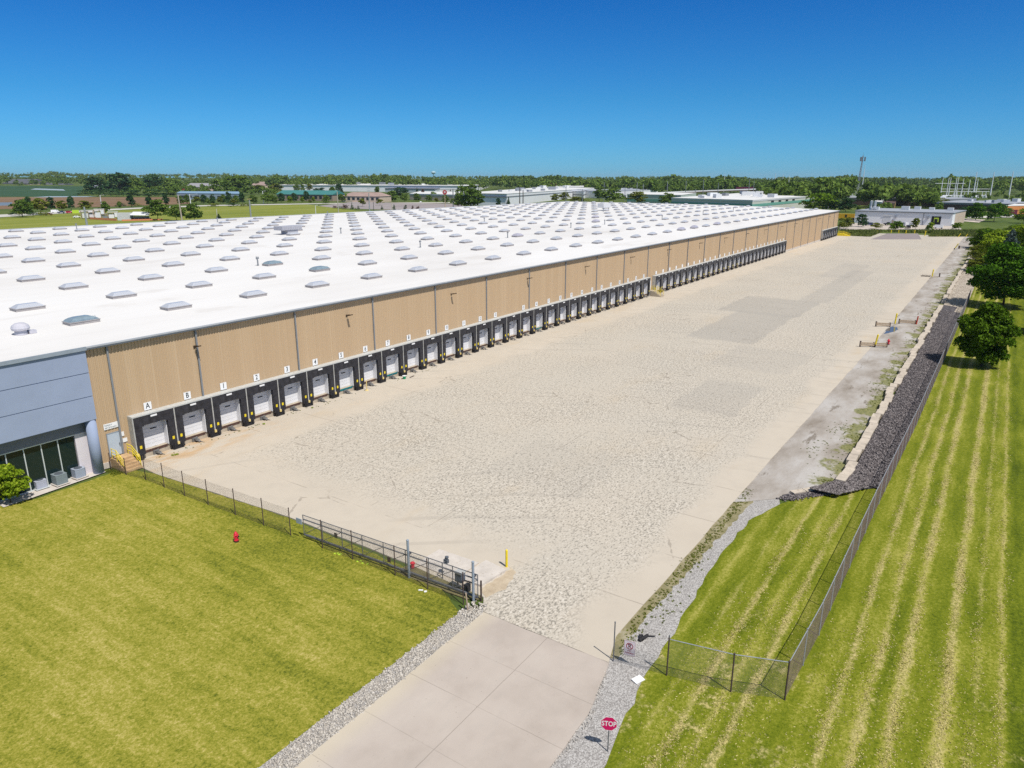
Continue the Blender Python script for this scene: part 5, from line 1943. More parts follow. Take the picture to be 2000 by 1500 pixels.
# ================================================================== beyond the warehouse: buildings
def building(name, label, corners, h, wall, roofm, cat='building', bands=(), parapet=0.0, base=0.0, boxes=(), windows=(), over=0.0):
    """flat-roofed building from the picture positions of its roof corners at height h"""
    P = [at(px, py, h) for px, py in corners]
    c = sum(P, Vector()) / len(P)
    t = thing(name, label, cat, (c.x, c.y, base))
    loc = [(p.x - c.x, p.y - c.y) for p in P]
    b = MB()
    b.prism(loc, -0.1, h - base - 0.02)
    part('wall', b, wall, t)
    for (z0, z1, m) in bands:
        b = MB()
        b.prism([(x * 1.004, y * 1.004) for x, y in loc], z0, z1)
        part('wall_band', b, m, t)
    b = MB()
    b.prism([(x * (1.006 + over), y * (1.006 + over)) for x, y in loc], h - base, h - base + 0.35)
    part('roof', b, roofm, t)
    rr = random.Random(len(label))
    if boxes:
        for k in range(boxes[0]):
            u, v = rr.uniform(-0.4, 0.4), rr.uniform(-0.4, 0.4)
            e1 = (P[1] - P[0]) * u + (P[-1] - P[0]) * v
            s = boxes[1] * rr.uniform(0.6, 1.3)
            b = MB()
            b.obox((e1.x, e1.y, h - base + 0.35 + s * 0.3), (s * 1.4, s, s * 0.6), rr.random() * 3)
            part('rooftop_unit', b, rr.choice([WALLP, SPOUT, ROOFG, WHITEP]), t)
    for (i, u0, u1, z0, z1, m, nm) in windows:
        A, Bq = P[i], P[(i + 1) % len(P)]
        d = Bq - A
        nrm = Vector((d.y, -d.x, 0)).normalized()
        if nrm.dot(Vector((A.x, A.y, 0))) > 0:
            nrm = -nrm
        s0, s1 = A + d * u0 - c + nrm * 0.05, A + d * u1 - c + nrm * 0.05
        b = MB()
        n2 = nrm * 0.12
        b.add([(s0.x, s0.y, z0), (s1.x, s1.y, z0), (s1.x, s1.y, z1), (s0.x, s0.y, z1), (s0.x + n2.x, s0.y + n2.y, z0), (s1.x + n2.x, s1.y + n2.y, z0), (s1.x + n2.x, s1.y + n2.y, z1), (s0.x + n2.x, s0.y + n2.y, z1)],
              [(4, 5, 6, 7), (0, 1, 5, 4), (3, 2, 6, 7), (0, 4, 7, 3), (1, 5, 6, 2)])
        part(nm, b, m, t)
    return t


def gabled(name, label, pl, pr, deep, he, hr, wall, roofm, cat='building', wins=0, hip=0.0, base=0.0, eave_y=None):
    """pitched-roof building: two front base corners in the picture, depth away from us, eave and ridge heights"""
    A, Bq = at(*pl), at(*pr)
    A.z = Bq.z = 0
    d = Bq - A
    L = d.length
    ang = math.atan2(d.y, d.x)
    side = 1 if Vector((-d.y, d.x, 0)).dot(A) > 0 else -1
    t = thing(name, label, cat, (A.x, A.y, base), ang)
    D = deep * side
    b = MB()
    b.box(0, L, min(0, D), max(0, D), -0.1, he)
    part('wall', b, wall, t)
    b = MB()
    o = 0.6
    y0, y1 = -o * side, D + o * side
    hp = hip
    b.add([(-o, y0, he), (L + o, y0, he), (L + o, y1, he), (-o, y1, he), (hp - (0 if hp else o), D / 2, hr), (L - hp + (0 if hp else o), D / 2, hr)],
          [(0, 1, 5, 4), (2, 3, 4, 5), (1, 2, 5), (3, 0, 4)])
    part('roof', b, roofm, t)
    if not hip:
        b = MB()
        b.add([(0.02, 0, he), (0.02, D, he), (0.02, D / 2, hr - 0.1), (L - 0.02, 0, he), (L - 0.02, D, he), (L - 0.02, D / 2, hr - 0.1)], [(0, 1, 2), (3, 4, 5)])
        part('gable', b, wall, t)
    for k in range(wins):
        b = MB()
        x = L * (k + 0.5) / wins
        y = -0.06 * side
        b.box(x - L * 0.28 / wins, x + L * 0.28 / wins, min(y, y - 0.1 * side), max(y, y - 0.1 * side), he * 0.35, he * 0.8)
        part('window', b, WIN, t)
    return t


building('distribution_hall', 'very long white flat-roofed hall below the tree line at centre left', [(545, 361.5), (921, 363.0), (955, 359.2), (575, 358.4)], 12, WALLW, ROOFP, bands=((10.6, 11.9, WHITEP),), boxes=(14, 7))
building('grey_shed', 'grey flat building with a dark roof edge in front of the long white hall', [(752, 368.0), (850, 369.2), (870, 366.5), (790, 365.6)], 7, WALLP, ROOFS, bands=((5.6, 6.9, SPOUT),))
building('beige_store', 'pale beige low building behind the parking lot trees', [(800, 378.5), (905, 381.0), (925, 375.5), (820, 374)], 7, BEIGE, ROOFP, bands=((5.8, 6.9, WHITEP),))
building('white_factory', 'white factory with a dark band and cluttered roof right of the large leafy tree', [(905, 377.5), (990, 378.8), (1168, 367.6), (1070, 365.0)], 11, WALLW, ROOFP, bands=((7.6, 8.7, SPOUT),), boxes=(18, 5))
building('white_annex', 'white building with grey roof behind the two roof-edge trees', [(1130, 373.0), (1190, 374.2), (1285, 370.2), (1235, 367.5)], 9, WALLW, ROOFG, boxes=(6, 4))
building('white_shed', 'small white shed with a grey band left of the two roof-edge trees', [(1114, 373.5), (1140, 374.5), (1150, 371.5), (1125, 370.5)], 9, WALLW, ROOFG, bands=((4, 5.5, SPOUT),))
building('office_block', 'cream office block behind the white factory', [(1085, 364.5), (1140, 365.5), (1140, 362.5), (1090, 361.5)], 12, paint('cream_wall', (0.60, 0.57, 0.48), 0.7, var=0.05), ROOFP, windows=((0, 0.05, 0.3, 6, 9, WIN, 'window'), (0, 0.4, 0.6, 6, 9, WIN, 'window'), (0, 0.7, 0.95, 6, 9, WIN, 'window')))
gabled('hip_roof_house', 'building with a red-brown and slate hipped roof above the white factory', (1052, 376), (1090, 376.5), 40, 9, 17, BEIGE, ROOFR, hip=14)
building('striped_factory', 'pale building with a green wall stripe and cluttered roof beyond the far roof edge', [(1312, 387.0), (1470, 391.5), (1592, 382.5), (1440, 378.0)], 10, paint('cream_panel', (0.55, 0.56, 0.50), 0.6, var=0.06, scale=0.05), ROOFP,
         bands=((5.2, 7.2, GREENB), (9.2, 9.95, WHITEP)), boxes=(16, 4.5), windows=((1, 0.25, 0.29, 7.4, 8.6, DARK, 'vent'), (1, 0.36, 0.40, 7.4, 8.6, DARK, 'vent'), (1, 0.47, 0.51, 7.4, 8.6, DARK, 'vent'), (1, 0.58, 0.62, 7.4, 8.6, DARK, 'vent'), (1, 0.2, 0.95, 9.0, 9.18, DARK, 'gutter')))
building('pale_warehouse', 'pale plain building between the roof-edge trees and the elevated road', [(1225, 379.5), (1330, 381.5), (1360, 377), (1260, 376)], 9, paint('pale_green_wall', (0.48, 0.55, 0.50), 0.6, var=0.05), ROOFP, bands=((2, 4.5, GREENB),))
building('blue_roofed_shop', 'low pale blue flat building behind the street trees at left', [(345, 377.5), (468, 378.8), (466, 374.5), (352, 374)], 7.5, paint('pale_blue_wall', (0.30, 0.37, 0.43), 0.6, var=0.08, scale=0.05), paint('blue_roof', (0.22, 0.34, 0.46), 0.6, var=0.1, scale=0.05), windows=tuple((0, 0.05 + 0.12 * k, 0.12 + 0.12 * k, 2.5, 5.0, WIN, 'window') for k in range(8)))
gabled('green_roofed_shop', 'long brick shop with a teal-green pitched roof and street trees in front', (541, 391.5), (650, 393), 26, 7.2, 11.8, paint('tan_brick', (0.30, 0.24, 0.19), 0.8, var=0.12), ROOFT, wins=12)
gabled('brown_roofed_shop', 'low shop with a pinkish brown roof and two small gables', (668, 394), (742, 395), 26, 6.2, 10.4, BEIGE, ROOFB, wins=8, hip=6)
gabled('grey_roofed_house', 'long house with a pale grey roof above the red canopy', (352, 374), (408, 374.5), 40, 9, 16, BEIGE, paint('pale_grey_shingle', (0.30, 0.29, 0.31), 0.8, var=0.1), hip=10, wins=6)
gabled('grey_roofed_house', 'pinkish grey roofed house among trees right of the great round tree', (486, 371), (515, 371.4), 40, 10, 18, BEIGE, ROOFB, hip=10)
gabled('hall_building', 'big stone-fronted hall with a wide gabled slate roof at the far left', (6, 367.5), (56, 368), 60, 12, 23, paint('fawn_stone', (0.36, 0.28, 0.26), 0.8, var=0.1), ROOFS, wins=5)
gabled('long_wing', 'long low slate-roofed wing right of the stone-fronted hall', (55, 367.5), (104, 368), 40, 8, 13, paint('dim_brick', (0.10, 0.085, 0.11), 0.8, var=0.1), ROOFS, wins=8)
gabled('gabled_wing', 'small gabled end of the long wing with a fawn front', (104, 368), (128, 368.2), 30, 7, 13, paint('fawn_front', (0.30, 0.24, 0.23), 0.8, var=0.1), ROOFS, wins=2)
for q, (a, b_) in enumerate(((128, 137), (138, 146), (147, 158))):
    gabled('white_house', '%s of three small white houses beside the far-left wing' % ['left one', 'middle one', 'right one'][q], (a, 367.5), (b_, 367.7), 18, 5, 8, WALLW, paint('pale_blue_roof', (0.25, 0.33, 0.42), 0.7, var=0.1))
gabled('white_house', 'small white house under the big dark trees at left', (183, 371), (198, 371.2), 20, 8, 12, WALLW, ROOFG)
# red canopy of a filling station
t = thing('canopy', 'long thin red and white canopy in front of the grey-roofed house', 'canopy', at(368, 377))
A, Bq = at(339, 377), at(402, 377.5)
b = MB()
b.bar(A + Vector((0, 0, 6.6)), Bq + Vector((0, 0, 6.6)), 12, 1.3)
part('canopy_roof', b, CARR, t, True)
b = MB()
b.bar(A.lerp(Bq, 0.45) + Vector((0, 0, 5.7)), Bq + Vector((0, 0, 5.7)), 11, 0.5)
part('soffit', b, WHITEP, t, True)
for k in range(5):
    b = MB()
    p = A.lerp(Bq, 0.1 + 0.2 * k)
    b.cyl(p, p + Vector((0, 0, 5.9)), 0.4, n=8)
    part('post', b, WHITEP, t, True)

# elevated road
t = thing('overpass', 'elevated road with white parapet and dark underside behind the striped factory', 'bridge', at(1380, 400))
path = [(1200, 386, 3.2), (1270, 386, 5.0), (1330, 385, 6.5), (1400, 384, 8.0), (1480, 383, 9.5)]
pts = [at(a, b_) + Vector((0, 0, c)) for a, b_, c in path]
b = MB()
for p, q in zip(pts[:-1], pts[1:]):
    b.bar(p, q, 14, 1.2)
part('deck', b, DKBR, t, True)
b = MB()
for p, q in zip(pts[:-1], pts[1:]):
    d = Vector((-_F[0], -_F[1], 0)).normalized() * 7.2
    b.bar(p + d + Vector((0, 0, 0.9)), q + d + Vector((0, 0, 0.9)), 0.5, 2.2)
part('parapet', b, WHITEP, t, True)
for k in range(9):
    p = pts[1].lerp(pts[4], (k + 0.5) / 9)
    b = MB()
    b.cyl(Vector((p.x, p.y, 0)), p, 0.8, n=8)
    part('pier', b, CONC_L, t, True)
b = MB()
p = pts[4]
b.obox((p.x - 3, p.y + 20, p.z + 2.2), (9, 26, 3.4), 0.3)
part('barrier_wall', b, CARM, t, True)

# right-hand buildings
A, Bq = at(1668, 434.6), at(1857.5, 441.4)
d = Bq - A
angw = math.atan2(d.y, d.x)
Lw = d.length
t = thing('white_workshop', 'white metal workshop with a grey roof, open bay and roll-up door beyond the reeds', 'building', A, angw)
DW = 46
b = MB()
b.box(0, Lw, 0, DW, -0.1, 6.9)
wl = part('wall', b, WALLW, t)
b = MB()
b.box(Lw + 0.01, Lw + 0.12, 9, DW, 0, 6.8)
part('side_wall', b, BEIGE, t)
b = MB()
b.box(-0.3, Lw + 0.4, -0.3, DW + 0.3, 6.91, 7.3)
part('roof', b, ROOFG, t)
b = MB()
b.box(-0.3, Lw + 0.4, -0.42, -0.31, 6.6, 7.25)
b.box(Lw * 0.715, Lw * 0.72, -0.2, -0.03, 0, 6.6)
part('gutter', b, SPOUT, t)
b = MB()
b.box(Lw * 0.80, Lw * 0.893, -0.12, -0.02, 0.2, 5.0)
op = part('bay_shade_panel', b, DARK, t)  # dark panel on the wall, painted as the shade inside the open bay
b = MB()
b.box(Lw * 0.826, Lw * 0.872, -0.16, -0.125, 1.9, 4.3)
part('painted_daylight', b, LIME, op)  # lime panel coloured as daylight showing through the bay
b = MB()
b.box(Lw * 0.832, Lw * 0.862, -0.2, -0.165, 1.2, 3.6)
part('machine', b, DARK, op)
b = MB()
b.box(Lw * 0.305, Lw * 0.39, -0.1, -0.02, 0.1, 4.6)
b.box(Lw * 0.30, Lw * 0.395, -0.3, -0.02, 4.61, 5.4)
part('roll_door', b, WALLP, t)
b = MB()
b.box(Lw * 0.403, Lw * 0.42, -0.1, -0.02, 0.1, 2.3)
part('door', b, BEIGE, t)
for u in (0.43, 0.755):
    b = MB()
    b.box(Lw * u, Lw * (u + 0.02), -0.9, -0.1, 3.6, 5.0)
    part('heater', b, ROOFG, t)
for u, v, s in ((0.16, 0.3, 2.6), (0.44, 0.5, 3.2), (0.52, 0.8, 2.6), (0.68, 0.75, 2.2), (0.88, 0.7, 2.4)):
    b = MB()
    b.obox((Lw * u, DW * v, 7.3 + s * 0.35), (s * 1.3, s, s * 0.7))
    part('rooftop_unit', b, WALLP, t)
b = MB()
for u in (0.09, 0.13):
    b.cyl((Lw * u, DW * 0.35, 7.3), (Lw * u, DW * 0.35, 12.5), 0.9, n=8)
    b.cyl((Lw * u, DW * 0.35, 9.0), (Lw * (u + 0.03), DW * 0.25, 7.5), 0.7, n=8)
part('flue', b, CARS, t)
building('long_low_block', 'long low dark building with a pale roof edge behind the white workshop', [(1655, 386.5), (1835, 389.5), (1905, 388), (1830, 384), (1660, 382.5)], 7, DKBR, ROOFG, bands=((5.5, 6.9, SPOUT),), boxes=(12, 4))
building('brown_block', 'long dark red-brown block with a blue-grey roof below the substation', [(1830, 395.5), (1985, 399), (2080, 397), (1880, 391.5)], 6, DKBR, ROOFG, bands=((4.8, 5.9, SPOUT),), boxes=(8, 4))
building('tan_shed', 'small tan shed with a white gable behind the workshop roof', [(1722, 397), (1748, 398), (1750, 393.5), (1726, 393)], 5, paint('tan_board', (0.42, 0.27, 0.12), 0.8, var=0.1), DKBR)
building('blue_shed', 'pale blue shed with a white end behind the workshop roof', [(1700, 394), (1722, 395), (1726, 391), (1704, 390.5)], 6.5, paint('dusty_blue', (0.34, 0.42, 0.48), 0.7, var=0.08), ROOFP)
building('orange_building', 'orange-walled building at the right edge with parked cars in front', [(1963, 402.5), (2090, 401), (2120, 396), (1990, 397.5)], 6, ORANGE, ROOFP, windows=((0, 0.1, 0.2, 0.1, 3.2, CARM, 'doorway'),))


def box_trailer(label, A, Bq, h, w, mat, mark=False, cat='trailer', name='box_trailer'):
    d = Bq - A
    t = thing(name, label, cat, A, math.atan2(d.y, d.x))
    L = d.length
    b = MB()
    b.box(0, L, 0, w, 1.2, h)
    part('body', b, mat, t)
    if mark:
        b = MB()
        b.box(L * 0.42, L * 0.47, -0.06, -0.02, h - 2.2, h - 0.7)
        b.box(L * 0.49, L * 0.54, -0.06, -0.02, h - 2.2, h - 0.7)
        b.box(L * 0.40, L * 0.56, -0.06, -0.02, h - 0.65, h - 0.5)
        part('logo', b, INK, t)
    for x in (0.12, 0.2, 0.86):
        for y in (0.15, w - 0.4):
            b = MB()
            b.cyl((L * x, y - 0.1, 0.5), (L * x, y + 0.3, 0.5), 0.5, n=10)
            part('wheel', b, BLACK, t)
    return t


box_trailer('yellow box trailer with a black mark just right of the warehouse end', at(1636, 430), at(1668, 431), 4.1, 2.6, YELB, True)
box_trailer('black truck body parked under the yellow trailer by the workshop', at(1652, 434), at(1668, 434.5), 2.6, 2.4, CARK)


# ---- cars
def car(label, p, rz, mat, kind='sedan', group=None, s=1.0):
    t = thing('parked_car' if kind != 'cart' else 'utility_cart', label, 'car' if kind != 'cart' else 'cart', p, rz, group)
    prof = {'sedan': [(-2.2, .35), (-2.25, .8), (-1.5, .95), (-.9, 1.42), (.5, 1.45), (1.15, .98), (2.1, .85), (2.25, .4)],
            'suv': [(-2.3, .4), (-2.35, 1.0), (-2.2, 1.7), (.4, 1.78), (1.1, 1.15), (2.2, 1.0), (2.35, .45)],
            'pickup': [(-2.7, .5), (-2.7, 1.1), (-.6, 1.1), (-.5, 1.8), (.7, 1.82), (1.3, 1.2), (2.6, 1.1), (2.7, .5)],
            'van': [(-2.7, .4), (-2.7, 2.2), (1.5, 2.25), (2.3, 1.3), (2.8, 1.1), (2.8, .45)],
            'cart': [(-2.0, .5), (-2.0, 1.9), (-1.7, 2.0), (1.6, 2.0), (2.0, 1.8), (2.0, .5)]}[kind]
    w = 0.9
    b = MB()
    n = len(prof)
    b.add([(x * s, -w * (0.82 if z > 1.3 else 1) * s, z * s) for x, z in prof] + [(x * s, w * (0.82 if z > 1.3 else 1) * s, z * s) for x, z in prof],
          [tuple(range(n))[::-1], tuple(range(n, 2 * n))] + [(i, (i + 1) % n, n + (i + 1) % n, n + i) for i in range(n)])
    part('body', b, mat, t)
    zt_ = max(z for x, z in prof)
    if kind != 'cart':
        b = MB()
        x0 = -0.95 if kind in ('sedan',) else (-0.45 if kind == 'pickup' else -2.0 if kind == 'suv' else 0.9)
        b.box(x0 * s, (0.45 if kind != 'van' else 1.6) * s, -0.80 * s * 1.1, 0.80 * s * 1.1, (zt_ - 0.42) * s, (zt_ - 0.1) * s)
        part('window', b, WIN, t)
    for x in (-1.45, 1.45):
        for y in (-0.92, 0.72):
            b = MB()
            b.cyl((x * s, y * s, 0.34 * s), (x * s, (y + 0.2) * s, 0.34 * s), 0.34 * s, n=12)
            part('wheel', b, BLACK, t)
    return t


V2 = R(20)
for lb, px, py, rz, m, k in (
        ('dark car by the left end of the workshop, partly behind a bush', 1696, 440.5, 1.9, CARB, 'suv'),
        ('black pickup in front of the workshop roll-up door', 1735, 440, 1.8, CARK, 'pickup'),
        ('white van in front of the workshop, left of the dark car', 1768, 442, 0.4, CARW, 'van'),
        ('dark car with a pale bonnet at the middle of the workshop', 1773, 446, 0.3, CARK, 'suv'),
        ('grey car behind the dark car at the middle of the workshop', 1778, 441, 1.8, CARS, 'sedan'),
        ('blue car in front of the orange building', 1966, 423, 1.2, CARB, 'sedan'),
        ('white car in front of the orange building', 1974, 423.5, 1.2, CARW, 'sedan'),
        ('dark maroon car in front of the orange building doorway', 1984, 423, 1.2, CARM, 'suv'),
        ('silver car at the right frame edge by the orange building', 1996, 423, 1.2, CARS, 'sedan')):
    car(lb, at(px, py), rz, m, k)
car('white and black utility cart right of the open workshop bay', at(1833, 446.5), angw, CARW, 'cart')
for lb, px, py, rz, m, k in (
        ('maroon pickup on the pale path at left', 95, 420.5, R(-28), CARM, 'pickup'),
        ('white van with a pale roof behind the maroon pickup', 108, 415.5, R(-28), CARW, 'van'),
        ('dark blue pickup between the white van and the red car', 120, 416.5, R(-28), CARB, 'pickup'),
        ('bright red car right of the dark blue pickup at left', 136, 416.5, R(-28), CARR, 'suv'),
        ('small white car on the grass left of the building site', 150, 425.5, R(-20), CARW, 'sedan'),
        ('white car in the far parking lot near the red sign', 822, 396, 0.5, CARW, 'sedan')):
    car(lb, at(px, py), rz, m, k)
b = MB()
p = at(148, 416.5)
b.obox((p.x, p.y, 1.2), (4.5, 0.3, 2.4), R(-28))
tag(link('lime_hoarding', b.mesh('lime_hoarding', LIME)), 'lime green hoarding panel right of the bright red car', 'hoarding')

# ---- building site at left
t = thing('site_container', 'large ribbed pale grey site container in the meadow', 'container', at(230, 430))
A, Bq = at(230, 430.5), at(256, 430.5)
L = (Bq - A).length
t.location = A
t.rotation_euler = (0, 0, math.atan2((Bq - A).y, (Bq - A).x))
b = MB()
for k in range(24):
    b.box(L * k / 24, L * (k + 0.6) / 24, 0, 4.0, 0, 4.6)
    b.box(L * (k + 0.6) / 24, L * (k + 1) / 24, 0.08, 3.9, 0, 4.58)
part('body', b, WALLP, t)
t2 = thing('open_shed', 'open-sided site shed with a white sloping roof and dark stacks inside', 'shed', Bq, t.rotation_euler[2])
L2 = (at(294, 429) - Bq).length
b = MB()
b.add([(0, -1, 3.2), (L2, -1, 3.0), (L2 - 2, 6, 4.9), (-1, 6, 4.9), (0, -1, 3.35), (L2, -1, 3.15), (L2 - 2, 6, 5.05), (-1, 6, 5.05)], [(0, 3, 2, 1), (4, 5, 6, 7), (0, 1, 5, 4), (1, 2, 6, 5), (2, 3, 7, 6), (3, 0, 4, 7)])
part('roof', b, WHITEP, t2)
b = MB()
for k in range(6):
    b.cyl((L2 * k / 5.2 + 0.2, 0, 0), (L2 * k / 5.2 + 0.2, 0, 3.2), 0.12, n=6)
part('post', b, GALVD, t2)
b = MB()
b.box(0.4, L2 - 1, 0.6, 4, 0.1, 1.3, 0)
b.box(0.8, L2 - 2, 0.8, 4, 1.31, 2.4, 1)
part('stack', b, [CARM, SPOUT], t2)
for q, (px, w, h, m, lb) in enumerate(((172, 7, 5.2, WALLP, 'scaffold frame with grey panels, leftmost on the building site'), (183, 5, 4.2, OFFICE_W, 'pale unfinished wall frame on the building site'), (196, 6, 6.0, WHITEP, 'white-topped timber frame on the building site'), (214, 9, 3.0, SPOUT, 'dark low site cabin beside the ribbed container'), (222, 6, 4.2, CARW, 'white-roofed site cabin behind the dark low cabin'))):
    p = at(px, 427.5)
    t = thing('site_structure', lb, 'site structure', p, R(-30))
    b = MB()
    for x in (-w / 2, 0, w / 2):
        for y in (-2, 2):
            b.bar((x, y, 0), (x, y, h), 0.25, 0.25)
    for z in (h * 0.5, h):
        for y in (-2, 2):
            b.bar((-w / 2, y, z), (w / 2, y, z), 0.2, 0.25)
    part('frame', b, TIMBER, t)
    b = MB()
    b.box(-w / 2, w / 2, -2.1, 2.1, h + 0.13, h + 0.3)
    b.box(-w * 0.4, w * 0.1, -2.2, -2.1, h * 0.15, h * 0.7)
    b.box(w * 0.15, w * 0.45, -2.2, -2.1, h * 0.3, h * 0.95)
    part('panel', b, m, t)
A, Bq = at(176, 428.5), at(228, 431.5)
t = thing('safety_fence', 'low orange safety fence along the front of the building site', 'fence', A)
b = MB()
b.bar(A + Vector((0, 0, 0.7)), Bq + Vector((0, 0, 0.7)), 0.2, 1.3)
part('netting', b, SALMON, t, True)
A, Bq = at(238, 432), at(318, 430)
t = thing('safety_fence', 'low orange safety fence right of the ribbed site container', 'fence', A)
b = MB()
b.bar(A + Vector((0, 0, 0.5)), Bq + Vector((0, 0, 0.5)), 0.2, 0.9)
part('netting', b, SALMON, t, True)

# ---- poles, lamps, masts


def pole(name, label, p, h, r, mat, cat='pole', arms=(), lean=(0, 0), group=None, r2=None, head=None):
    t = thing(name, label, cat, p, 0, group)
    b = MB()
    b.cyl((0, 0, -0.2), (lean[0], lean[1], h), r, r2 if r2 else r * 0.7, 8)
    part('shaft', b, mat, t)
    for (z, L_, a, th) in arms:
        b = MB()
        b.bar((-L_ * math.cos(a), -L_ * math.sin(a), z), (L_ * math.cos(a), L_ * math.sin(a), z), th, th)
        part('crossarm', b, mat, t)
    if head:
        b = MB()
        b.obox((head[0], head[1], h + 0.05), (head[2], head[2] * 0.5, 0.22), head[3])
        b.bar((0, 0, h - 0.1), (head[0], head[1], h), 0.12, 0.12)
        part('lamp_head', b, WHITEP if len(head) < 5 else head[4], t)
    return t


def pole_px(name, label, px, ytop, ybase, wpx, mat, **kw):
    p = at(px, ybase)
    h = top_z(p, ytop)
    return pole(name, label, p, h, wpx * depth(p) / FPX / 2, mat, **kw)


AC = R(-56)     # crossarm direction seen broadside
pole_px('utility_pole', 'stout silver pole with a stepped head behind the roof, left of the site container', 171, 404, 447, 4.6, GALV, arms=((9, 1.0, AC, 0.3),))
pole_px('utility_pole', 'plain pale leaning pole behind the roof between the meadow trees', 356, 381, 433, 3.0, paint('pale_wood', (0.42, 0.36, 0.31), 0.9, var=0.1), lean=(-0.3, 0.6))
pole_px('utility_pole', 'silver floodlight pole with a cream winged head behind the roof', 490.5, 389, 428, 3.4, GALV, head=(0.0, 0.0, 2.6, AC, CREAM))
pole_px('utility_pole', 'short thin grey pole behind the roof left of the cream-headed pole', 425, 408, 431, 2.0, paint('pale_post', (0.5, 0.48, 0.4), 0.9))
pole_px('street_lamp', 'street lamp with a double head by the pale road at left', 198.5, 381, 403, 1.6, WHITEP, cat='street lamp', head=(2.0, -2.0, 1.4, AC))
pole_px('street_lamp', 'street lamp with a long arm above the meadow trees', 373, 379, 403, 1.6, WHITEP, cat='street lamp', head=(4.0, -5.0, 1.4, AC))
pole_px('street_lamp', 'street lamp among trees in front of the blue-roofed shop', 515, 373, 398, 1.5, WHITEP, cat='street lamp', head=(1.5, -2.0, 1.4, AC))
pole_px('utility_pole', 'bare wooden pole at the left end of the parking lot', 661, 374, 415, 2.0, paint('bleached_wood', (0.42, 0.40, 0.34), 0.9, var=0.1))
pole_px('utility_pole', 'grey pole with ladder rungs in front of the brown-roofed shop', 722, 377, 413, 2.4, GALV, arms=((16, 1.2, AC, 0.3), (18, 1.2, AC, 0.3), (20, 1.0, AC, 0.3)))
pole_px('street_lamp', 'small white lamp on a thin post left of the parking lot shrubs', 617, 401, 418, 1.4, WHITEP, cat='street lamp', head=(0.8, -1.0, 1.0, AC))
pole_px('street_lamp', 'black post with a small base in the parking lot', 730, 394, 413, 1.0, CARK, cat='street lamp')
pole_px('utility_pole', 'pale post at the right end of the parking lot shrubs', 766, 394, 414, 1.6, paint('pale_post_2', (0.5, 0.47, 0.38), 0.9))
t = pole_px('utility_pole', 'tall post with a very long crossarm carrying dark lamps left of the great tree', 885.5, 369, 410, 2.6, SPOUT)
p = t.location
h = top_z(p, 370)
b = MB()
s = depth(p) / FPX
dv = Vector((_R[0], _R[1], 0))
b.bar(-dv * 36 * s + Vector((0, 0, h)), dv * 40 * s + Vector((0, 0, h)), 0.35, 0.4)
part('crossarm', b, SPOUT, t)
for k in (-5, 6.5, 20):
    b = MB()
    b.lathe([(0.1, 0.2), (0.7, -1.1), (0.6, -1.3)], tuple(dv * k * s + Vector((0, 0, h - 0.2))), 8)
    part('lamp_head', b, BROWN, t)
t = pole_px('round_sign', 'round red and white sign on a cream post by the parking lot', 869.5, 381, 409, 1.6, paint('cream_post', (0.5, 0.42, 0.26), 0.8), cat='sign')
p = t.location
s = depth(p) / FPX
z = top_z(p, 375.5)
b = MB()
nv = Vector((-_F[0], -_F[1], 0)).normalized()
b.cyl(Vector((0, 0, z)) + nv * 0.2, Vector((0, 0, z)) + nv * 0.5, 4.4 * s, n=20)
part('disc', b, paint('sign_face_red', (0.42, 0.05, 0.06), 0.5, var=0.1), t)
b = MB()
c0 = Vector((0, 0, z)) + nv * 0.56
for (u, v, u2, v2) in ((-2.5, 1.4, 2.2, 2.0), (2.2, 2.0, -2.2, -1.2), (-2.2, -1.2, 2.4, -0.6)):
    b.bar(c0 + dv * u * s * 0.7 + Vector((0, 0, v * s * 0.7)), c0 + dv * u2 * s * 0.7 + Vector((0, 0, v2 * s * 0.7)), 0.1, 0.8 * s)
part('emblem', b, SIGNW, t)
for q, (px, yt, yb) in enumerate(((1015, 365, 402), (1021.5, 371, 402), (1105, 361, 397), (1137, 370, 398), (1179, 356, 393), (1220, 367, 392), (1243, 356, 391), (1255, 359, 391), (1302, 354, 391), (1338, 353, 390), (1372, 351, 388), (1401, 357, 388), (1357, 369, 390), (1470, 353, 388), (1461, 350, 388))):
    pole_px('utility_pole', '%s utility pole from the left among those standing behind the far roof edge' % NUM[q], px, yt, yb, 1.5 if q > 1 else 2.2, [paint('dark_wood', (0.12, 0.10, 0.085), 0.9), BARK][0] if q < 2 else SPOUT, arms=((17, 1.6, AC, 0.3),) if q in (2, 4, 6, 7) else ())
for q, (px, yt, yb) in enumerate(((1413, 339, 375), (1511, 338, 382), (1526, 341, 383), (1538, 342, 380), (1600, 347, 375), (1664, 345, 388), (1681, 322, 388))):
    pole_px('steel_pole', '%s from the left of the tall tapered white line poles above the woods' % NUM[q], px, yt, yb, 2.2, WHITEP, group='white line poles', r2=0.2)
for q, (px, yt, yb) in enumerate(((1836, 347, 386), (1847, 347, 388), (1851, 347, 388), (1862, 347, 389), (1865.5, 347, 389), (1876, 348, 387), (1889, 351, 387), (1899.5, 336, 387), (1904, 349, 387), (1933, 336, 386), (1969, 335, 390))):
    big = px in (1899.5, 1933, 1969)
    pole_px('substation_pole', '%s white pole from the left in the electrical substation' % NUM[q], px, yt, yb, 3.0 if big else 2.2, WHITEP, group='substation poles', r2=0.35)
t = thing('switchyard', 'low white steel gantry and switchgear of the substation', 'substation', at(1870, 388))
b = MB()
for px in range(1826, 1925, 7):
    p = at(px, 388.5 + random.uniform(-1, 1))
    b.bar(p, p + Vector((0, 0, random.uniform(4, 10))), 0.6, 0.6)
    b.obox(p + Vector((0, 0, 3)), (4, 3, 3.5), random.random())
for y0, z in ((387, 9.0), (389, 5.0), (386, 12)):
    b.bar(at(1824, y0) + Vector((0, 0, z)), at(1930, y0) + Vector((0, 0, z)), 0.6, 0.5)
